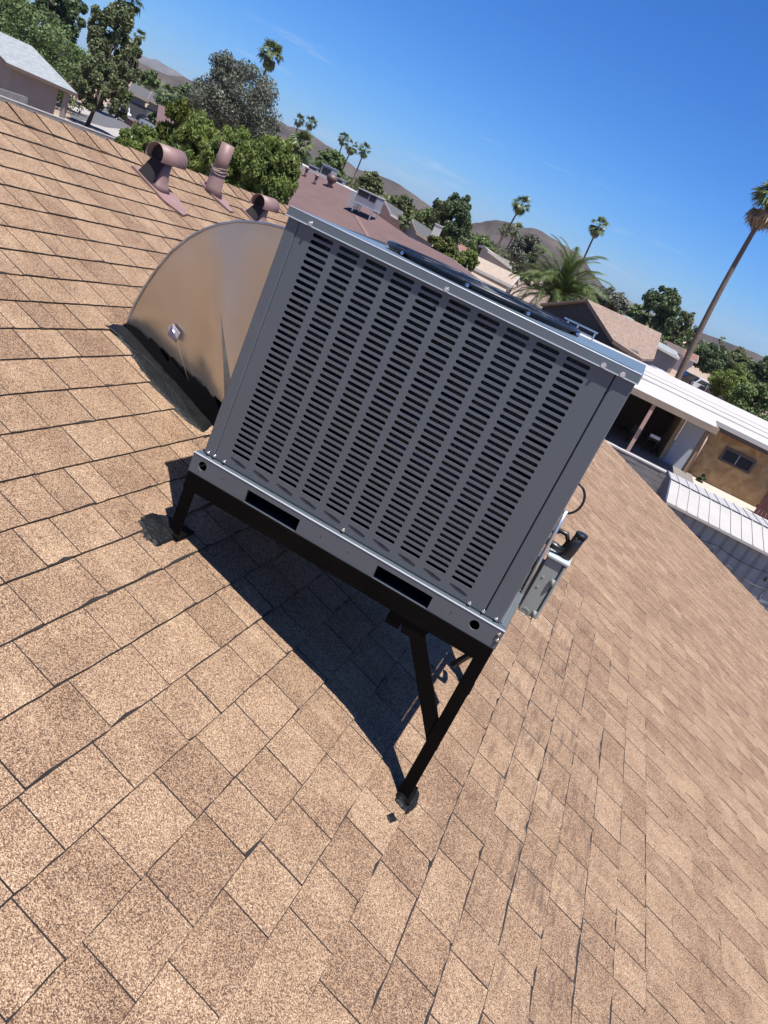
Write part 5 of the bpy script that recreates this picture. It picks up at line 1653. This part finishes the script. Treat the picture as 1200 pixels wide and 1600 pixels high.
mb = MB(); mb.box(6.25, 6.28, wy - .03, wy - .013, 1.5, 1.98); mb.build('mullion', M['white'], wn)
mb = MB(); mb.box(-4.2, -.4, 40.9, 40.98, .9, 2.2); mb.build('window', M['pane'], nh)
# patio clutter
gl_ = empty('barbecue_grill', (2.6, 37.0, G0), 'small barbecue grill on legs under the patio beside the pale door', 'grill')
mb = MB(); mb.box(2.32, 2.88, 36.8, 37.2, .85, 1.05); mb.build('firebox', M['black_plastic'], gl_)
mb = MB(); mb.tube([(2.32, 37.0, 1.08), (2.88, 37.0, 1.08)], .2, 12); mb.build('lid', M['black_plastic'], gl_)
mb = MB(); mb.box(2.36, 2.84, 36.74, 36.8, .98, 1.12); mb.build('front_shelf', M['galv'], gl_)
for x_ in (2.35, 2.81):
    for y_ in (36.82, 37.14):
        mb = MB(); mb.box(x_, x_ + .04, y_, y_ + .04, G0, .85); mb.build('leg', M['black_plastic'], gl_)
pr = empty('patio_chair', (1.75, 36.9, G0), 'dark low patio chair left of the barbecue grill', 'chair')
mb = MB(); mb.box(1.5, 2.0, 36.7, 37.2, .58, .64); mb.build('seat', M['black_plastic'], pr)
mb = MB(); mb.box(1.5, 2.0, 37.15, 37.2, .64, 1.15); mb.build('backrest', M['black_plastic'], pr)
for x_ in (1.5, 1.96):
    for y_ in (36.7, 37.15):
        mb = MB(); mb.box(x_, x_ + .04, y_, y_ + .04, G0, .58); mb.build('leg', M['black_plastic'], pr)
for k, (x_, y_, s_) in enumerate(((-.3, 35.8, 1.0), (-1.4, 36.3, .8))):
    pp = empty('potted_plant', (x_, y_, G0), ('large dark bushy potted plant in the patio shade', 'smaller potted plant at the left end of the patio')[k], 'plant', 'potted plants on the patio')
    mb = MB(); mb.tube([(x_, y_, G0), (x_, y_, G0 + .45)], [.2, .28], 12); mb.build('pot', simple('terracotta', (.30, .12, .07), .8) if k == 0 else bpy.data.materials['terracotta'], pp)
    leaf_cloud('foliage', (x_, y_, G0 + .45 + .55 * s_), (.55 * s_, .55 * s_, .6 * s_), 700, .16, M['leaf_dark'], pp, 30 + k, 18)
r = empty('shrub', (5.35, 36.2, .2), 'tiny green weed at the foot of the golden stucco wall', 'shrub')
leaf_cloud('foliage', (5.35, 36.2, .35), (.3, .25, .2), 300, .1, M['leaf_dark'], r, 77, 10, low=-1)

# grey block garden wall with a pale cap
gwl = empty('garden_wall', (-8, 27.1, 0), 'dark block garden wall with a pale cap between our gable and the patio', 'wall')
wall_run(gwl, Vector((-3.0, 27.1, 0)), Vector((1, 0.0, 0)), 19, 1.42, .2, .42, .2)
# maroon board gate
gt_ = empty('board_fence', (8.2, 35.2, 0), 'dark red slatted fence at the right edge beside the golden wall', 'fence')
M['maroon_wood'] = simple('dark_red_boards', (.085, .022, .022), .7, var=.3, scale=4)
for k in range(34):
    mb = MB(); x_ = 7.75 + k * .165; mb.box(x_, x_ + .15, 35.2, 35.24, .15, 1.75); mb.build('board', M['maroon_wood'], gt_)
mb = MB(); mb.box(7.7, 13.4, 35.25, 35.31, .5, .6); mb.box(7.7, 13.4, 35.25, 35.31, 1.4, 1.5); mb.build('crossbar', M['maroon_wood'], gt_)

# metal shed
sh_ = empty('metal_shed', (9, 21.8, 0), 'metal garden shed with white ribbed roof panels and blue grey panel walls', 'shed')
M['shed_white'] = simple('white_shed_steel', (.46, .435, .40), .42, var=.05, scale=1.2, spec=.4)
M['shed_blue'] = simple('blue_grey_shed_steel', (.24, .285, .33), .5, var=.08, scale=2)
M['shed_dark'] = simple('dark_blue_shed_trim', (.07, .085, .115), .5, var=.1)
SX0, SX1 = 2.52, 13.5
ey_, ez = 20.45, 1.80; ry_, rz_ = 22.1, 2.08; by_, bz_ = 23.9, 1.98
pw = .305; k = 0; x_ = SX0
while x_ < SX1:
    for (y0, z0, y1, z1) in ((ey_, ez, ry_ - .012, rz_), (ry_ + .012, rz_, by_, bz_)):
        mb = MB(); a, b_ = x_ + .006, x_ + pw - .006
        mb.slab([(a, y0, z0), (b_, y0, z0), (b_, y1, z1), (a, y1, z1)], (0, 0, -.03))
        mb.slab([(b_ - .02, y0, z0 + .022), (b_ + .004, y0, z0 + .022), (b_ + .004, y1, z1 + .022), (b_ - .02, y1, z1 + .022)], (0, 0, -.02))
        mb.build('roof_panel', M['shed_white'], sh_)
    mb = MB(); mb.box(x_ + .03, x_ + pw - .012, ey_ + .22, ey_ + .24, .05, ez - .03); mb.box(x_ + pw - .012, x_ + pw + .014, ey_ + .19, ey_ + .24, .05, ez - .03)
    mb.build('wall_panel', M['shed_blue'], sh_)
    x_ += pw
mb = MB(); mb.box(SX0 - .02, SX1, ry_ - .03, ry_ + .03, rz_ + .001, rz_ + .03); mb.build('ridge_trim', M['shed_dark'], sh_)
mb = MB(); mb.slab([(SX0, ey_ - .01, ez - .004), (SX1, ey_ - .01, ez - .004), (SX1, ey_ - .01, ez - .07), (SX0, ey_ - .01, ez - .07)], (0, .02, 0)); mb.build('gutter_trim', M['shed_white'], sh_)
mb = MB(); mb.slab([(SX0 + .03, ey_ + .22, 0), (SX0 + .03, by_ - .1, 0), (SX0 + .03, by_ - .1, bz_ - .04), (SX0 + .03, ry_, rz_ - .04), (SX0 + .03, ey_ + .22, ez - .04)], (.04, 0, 0)); mb.build('gable_wall', M['shed_dark'], sh_)
mb = MB()
for (p, q) in (((ey_ - .01, ez), (ry_, rz_ + .01)), ((ry_, rz_ + .01), (by_, bz_))):
    mb.slab([(SX0 - .02, p[0], p[1] + .01), (SX0 - .02, q[0], q[1] + .01), (SX0 - .02, q[0], q[1] - .12), (SX0 - .02, p[0], p[1] - .12)], (.04, 0, 0))
mb.build('gable_trim', M['shed_dark'], sh_)
mb = MB(); mb.box(SX0, SX1, ey_ + .26, ey_ + .28, .05, ez - .06); mb.build('wall_backing', M['shed_dark'], sh_)
mb = MB(); mb.box(SX0 - .7, SX0 - .1, 21.6, 23.4, 0, 1.3)
o = mb.build('storage_box', M['shed_dark']); tag(o, 'dark storage box tucked against the near end of the metal shed', 'box')
# string lights along the shed wall
sg = empty('string_lights', (3.6, ey_ + .1, 1.3), 'drooping black string of bulbs along the blue grey shed wall', 'string lights')
for (z0, sag, x0, x1) in ((1.35, .10, 2.7, 12.0), (1.0, .14, 3.3, 12.0)):
    pts = []
    nseg = 6
    for i in range(nseg * 8 + 1):
        f = i / (nseg * 8); ph = (f * nseg) % 1
        pts.append((x0 + (x1 - x0) * f, ey_ + .12, z0 - sag * 4 * ph * (1 - ph)))
    mb = MB(); mb.tube(pts, .010, 5); mb.build('cord', M['black_plastic'], sg)
for (x_, z_) in ((4.2, 1.08), (5.0, .70), (3.75, 1.22), (5.7, 1.1), (6.6, .85)):
    mb = MB(); mb.tube([(x_, ey_ + .12, z_ + .12), (x_, ey_ + .12, z_ + .05), (x_, ey_ + .12, z_), (x_, ey_ + .12, z_ - .03)], [.012, .03, .045, .015], 8); mb.build('bulb', M['black_plastic'], sg)


# ------------------------------------------------------------------ vehicles
def car(label, px, D, heading, paint, kind='suv', name='parked_car'):
    p = at(*px, D)
    r = empty(name, Vector((p.x, p.y, 0.06)), label, 'truck' if kind == 'truck' else 'car', 'parked vehicles', heading)
    L_, W_, H_ = (5.4, 1.95, 1.85) if kind == 'truck' else ((4.7, 1.85, 1.68) if kind == 'suv' else (4.6, 1.8, 1.42))
    me = {}
    def body(outl, w, mat, nm, inset=.0):
        mb = MB(); rings = []
        for (y_, k_) in ((-w / 2, .96), (-w / 2 + .06, 1), (w / 2 - .06, 1), (w / 2, .96)):
            rings.append([(x_ * (1 if k_ == 1 else .985), y_, z_ if k_ == 1 else z_ * .985 + .008) for x_, z_ in outl])
        mb.loft(rings); o = mb.build(nm, mat, None, off=Vector((0, 0, 0))); o.parent = r; return o
    h = L_ / 2
    body([(-h, .35), (-h + .02, .75), (-h + .15, .95), (-h + 1.2, 1.02), (h - .9, 1.02), (h - .1, .98), (h, .7), (h, .35), (h - .6, .25), (-h + .6, .25)], W_, paint, 'body')
    if kind == 'truck': cab = [(-h + 1.25, 1.0), (-h + 2.0, H_), (.55, H_), (.7, 1.0)]
    elif kind == 'suv': cab = [(-h + 1.05, 1.0), (-h + 1.7, H_ - .04), (h - .65, H_), (h - .2, 1.0)]
    else: cab = [(-h + 1.15, 1.0), (-h + 1.9, H_ - .02), (h - 1.5, H_), (h - .55, 1.0)]
    body(cab, W_ * .88, paint, 'cabin')
    gl = [(x_ * .97 + .0, z_ if z_ < 1.1 else z_ - .12) for x_, z_ in cab]
    gl = [(x_, max(1.04, z_)) for x_, z_ in gl]
    body(gl, W_ * .88 + .02, M['pane'], 'side_glass')
    # screens
    for (a, b) in ((cab[0], cab[1]), (cab[3], cab[2])):
        mb = MB(); s_ = 1 if a[0] > 0 else -1
        lo = (a[0] + (b[0] - a[0]) * .12 + s_ * .015, a[1] + (b[1] - a[1]) * .12); hi = (a[0] + (b[0] - a[0]) * .85 + s_ * .015, a[1] + (b[1] - a[1]) * .85)
        ww = W_ * .38
        mb.slab([(lo[0], -ww, lo[1]), (lo[0], ww, lo[1]), (hi[0], ww * .92, hi[1]), (hi[0], -ww * .92, hi[1])], (s_ * .012, 0, .004))
        o = mb.build('windscreen' if s_ < 0 else 'rear_window', M['pane'], None, off=Vector((0, 0, 0))); o.parent = r
    for x_ in (-h + .95, h - .95):
        for s_ in (-1, 1):
            mb = MB(); mb.tube([(x_, s_ * (W_ / 2 - .22), .33), (x_, s_ * (W_ / 2 + .01), .33)], .34, 16)
            o = mb.build('wheel', M['black_plastic'], None, off=Vector((0, 0, 0))); o.parent = r
            mb = MB(); mb.tube([(x_, s_ * (W_ / 2 + .01), .33), (x_, s_ * (W_ / 2 + .02), .33)], .2, 12)
            q = mb.build('rim', M['galv'], None, off=Vector((0, 0, 0))); q.parent = o
    for s_ in (-1, 1):
        mb = MB(); mb.box(-h - .012, -h + .05, s_ * .72 - .14, s_ * .72 + .14, .66, .8); o = mb.build('headlight', M['galv'], None, off=Vector((0, 0, 0))); o.parent = r
        mb = MB(); mb.box(h - .05, h + .012, s_ * .76 - .1, s_ * .76 + .1, .68, .9); o = mb.build('tail_light', M['tail'], None, off=Vector((0, 0, 0))); o.parent = r
    return r


M['tail'] = simple('red_lamp_plastic', (.35, .02, .02), .3)
M['car_white'] = simple('white_car_paint', (.74, .75, .76), .25, var=.02, coat=.5)
M['car_dark'] = simple('dark_car_paint', (.025, .027, .032), .2, var=.1, coat=.5)
M['car_silver'] = simple('silver_car_paint', (.35, .37, .39), .3, var=.05, metal=.5)
car('white suv parked in the open under the bright green tree at the right', (1107, 605), 100, rad(200), M['car_white'])
car('black car parked right of the white suv', (1124, 612), 99, rad(215), M['car_dark'], 'sedan')
car('dark car in the shade of the carport left of the white suv', (1088, 600), 100, rad(200), M['car_dark'])
car('white pickup truck by the pale garage', (1032, 572), 74, rad(200), M['car_white'], 'truck', 'parked_truck')
car('low white car in front of the pickup truck', (1048, 584), 70, rad(195), M['car_white'], 'sedan')
car('white car on the far driveway at the left, nearest the street tree', (182, 160), 135, rad(140), M['car_white'], 'sedan')
car('silver car behind the white one across the street', (192, 168), 128, rad(140), M['car_silver'])
car('white car right of the garage across the street', (246, 172), 125, rad(160), M['car_white'], 'sedan')
car('dark car beside the white one right of the garage', (240, 168), 132, rad(160), M['car_dark'])
# low red garden walls and a blue bin across the street
for k, (a, b_) in enumerate((((198, 172), (212, 180)), ((214, 170), (240, 184)))):
    A = level(*a, .5); B = level(*b_, .5)
    sc_ = 120 / Vector((A.x, A.y)).length
    A = at(*a, 118); B = at(*b_, 114)
    r = empty('low_wall', Vector((A.x, A.y, 0)), ('short red garden wall left in the yard across the street', 'longer red garden wall right in the yard across the street')[k], 'wall', 'red garden walls')
    mb = MB(); mb.slab([(A.x, A.y, .8), (B.x, B.y, .8), (B.x, B.y, 0), (A.x, A.y, 0)], (.25, .25, 0)); mb.build('brickwork', M['roof_red'], r)
P = at(225, 183, 105); r = empty('wheelie_bin', Vector((P.x, P.y, 0)), 'blue wheelie bin at the kerb across the street', 'bin')
mb = MB(); mb.rbox(P.x - .3, P.x + .3, P.y - .3, P.y + .3, .05, 1.0, .05); mb.build('bin_body', simple('blue_bin_plastic', (.03, .06, .20), .5), r)
mb = MB(); mb.rbox(P.x - .34, P.x + .34, P.y - .36, P.y + .34, 1.0, 1.08, .03); mb.build('bin_lid', bpy.data.materials['blue_bin_plastic'], r)
# leaning utility posts on the right
for k, (b_, t_, D) in enumerate((((1096, 622), (1106, 602), 88), ((1092, 612), (1100, 598), 110))):
    A = at(*b_, D); Bt = at(*t_, D)
    mb = MB(); mb.tube([(A.x, A.y, 0), tuple(Bt)], .07, 8)
    o = mb.build('fence_post', M['bark']); tag(o, ('pale upright post in front of the parked white suv', 'thin post behind the pale upright one')[k], 'post')

# ------------------------------------------------------------------ air
hz_m = bpy.data.materials.new('thin_haze'); hz_m.use_nodes = True
t = hz_m.node_tree; t.nodes.clear()
ho = t.nodes.new('ShaderNodeOutputMaterial'); pv_ = t.nodes.new('ShaderNodeVolumePrincipled')
pv_.inputs['Color'].default_value = (.72, .82, .95, 1); pv_.inputs['Density'].default_value = .00005; pv_.inputs['Anisotropy'].default_value = .2
t.links.new(pv_.outputs[0], ho.inputs['Volume'])
mb = MB(); mb.box(-7500, 7500, -600, 9500, -4, 260)
hz_o = mb.build('haze', hz_m); hz_o['kind'] = 'stuff'
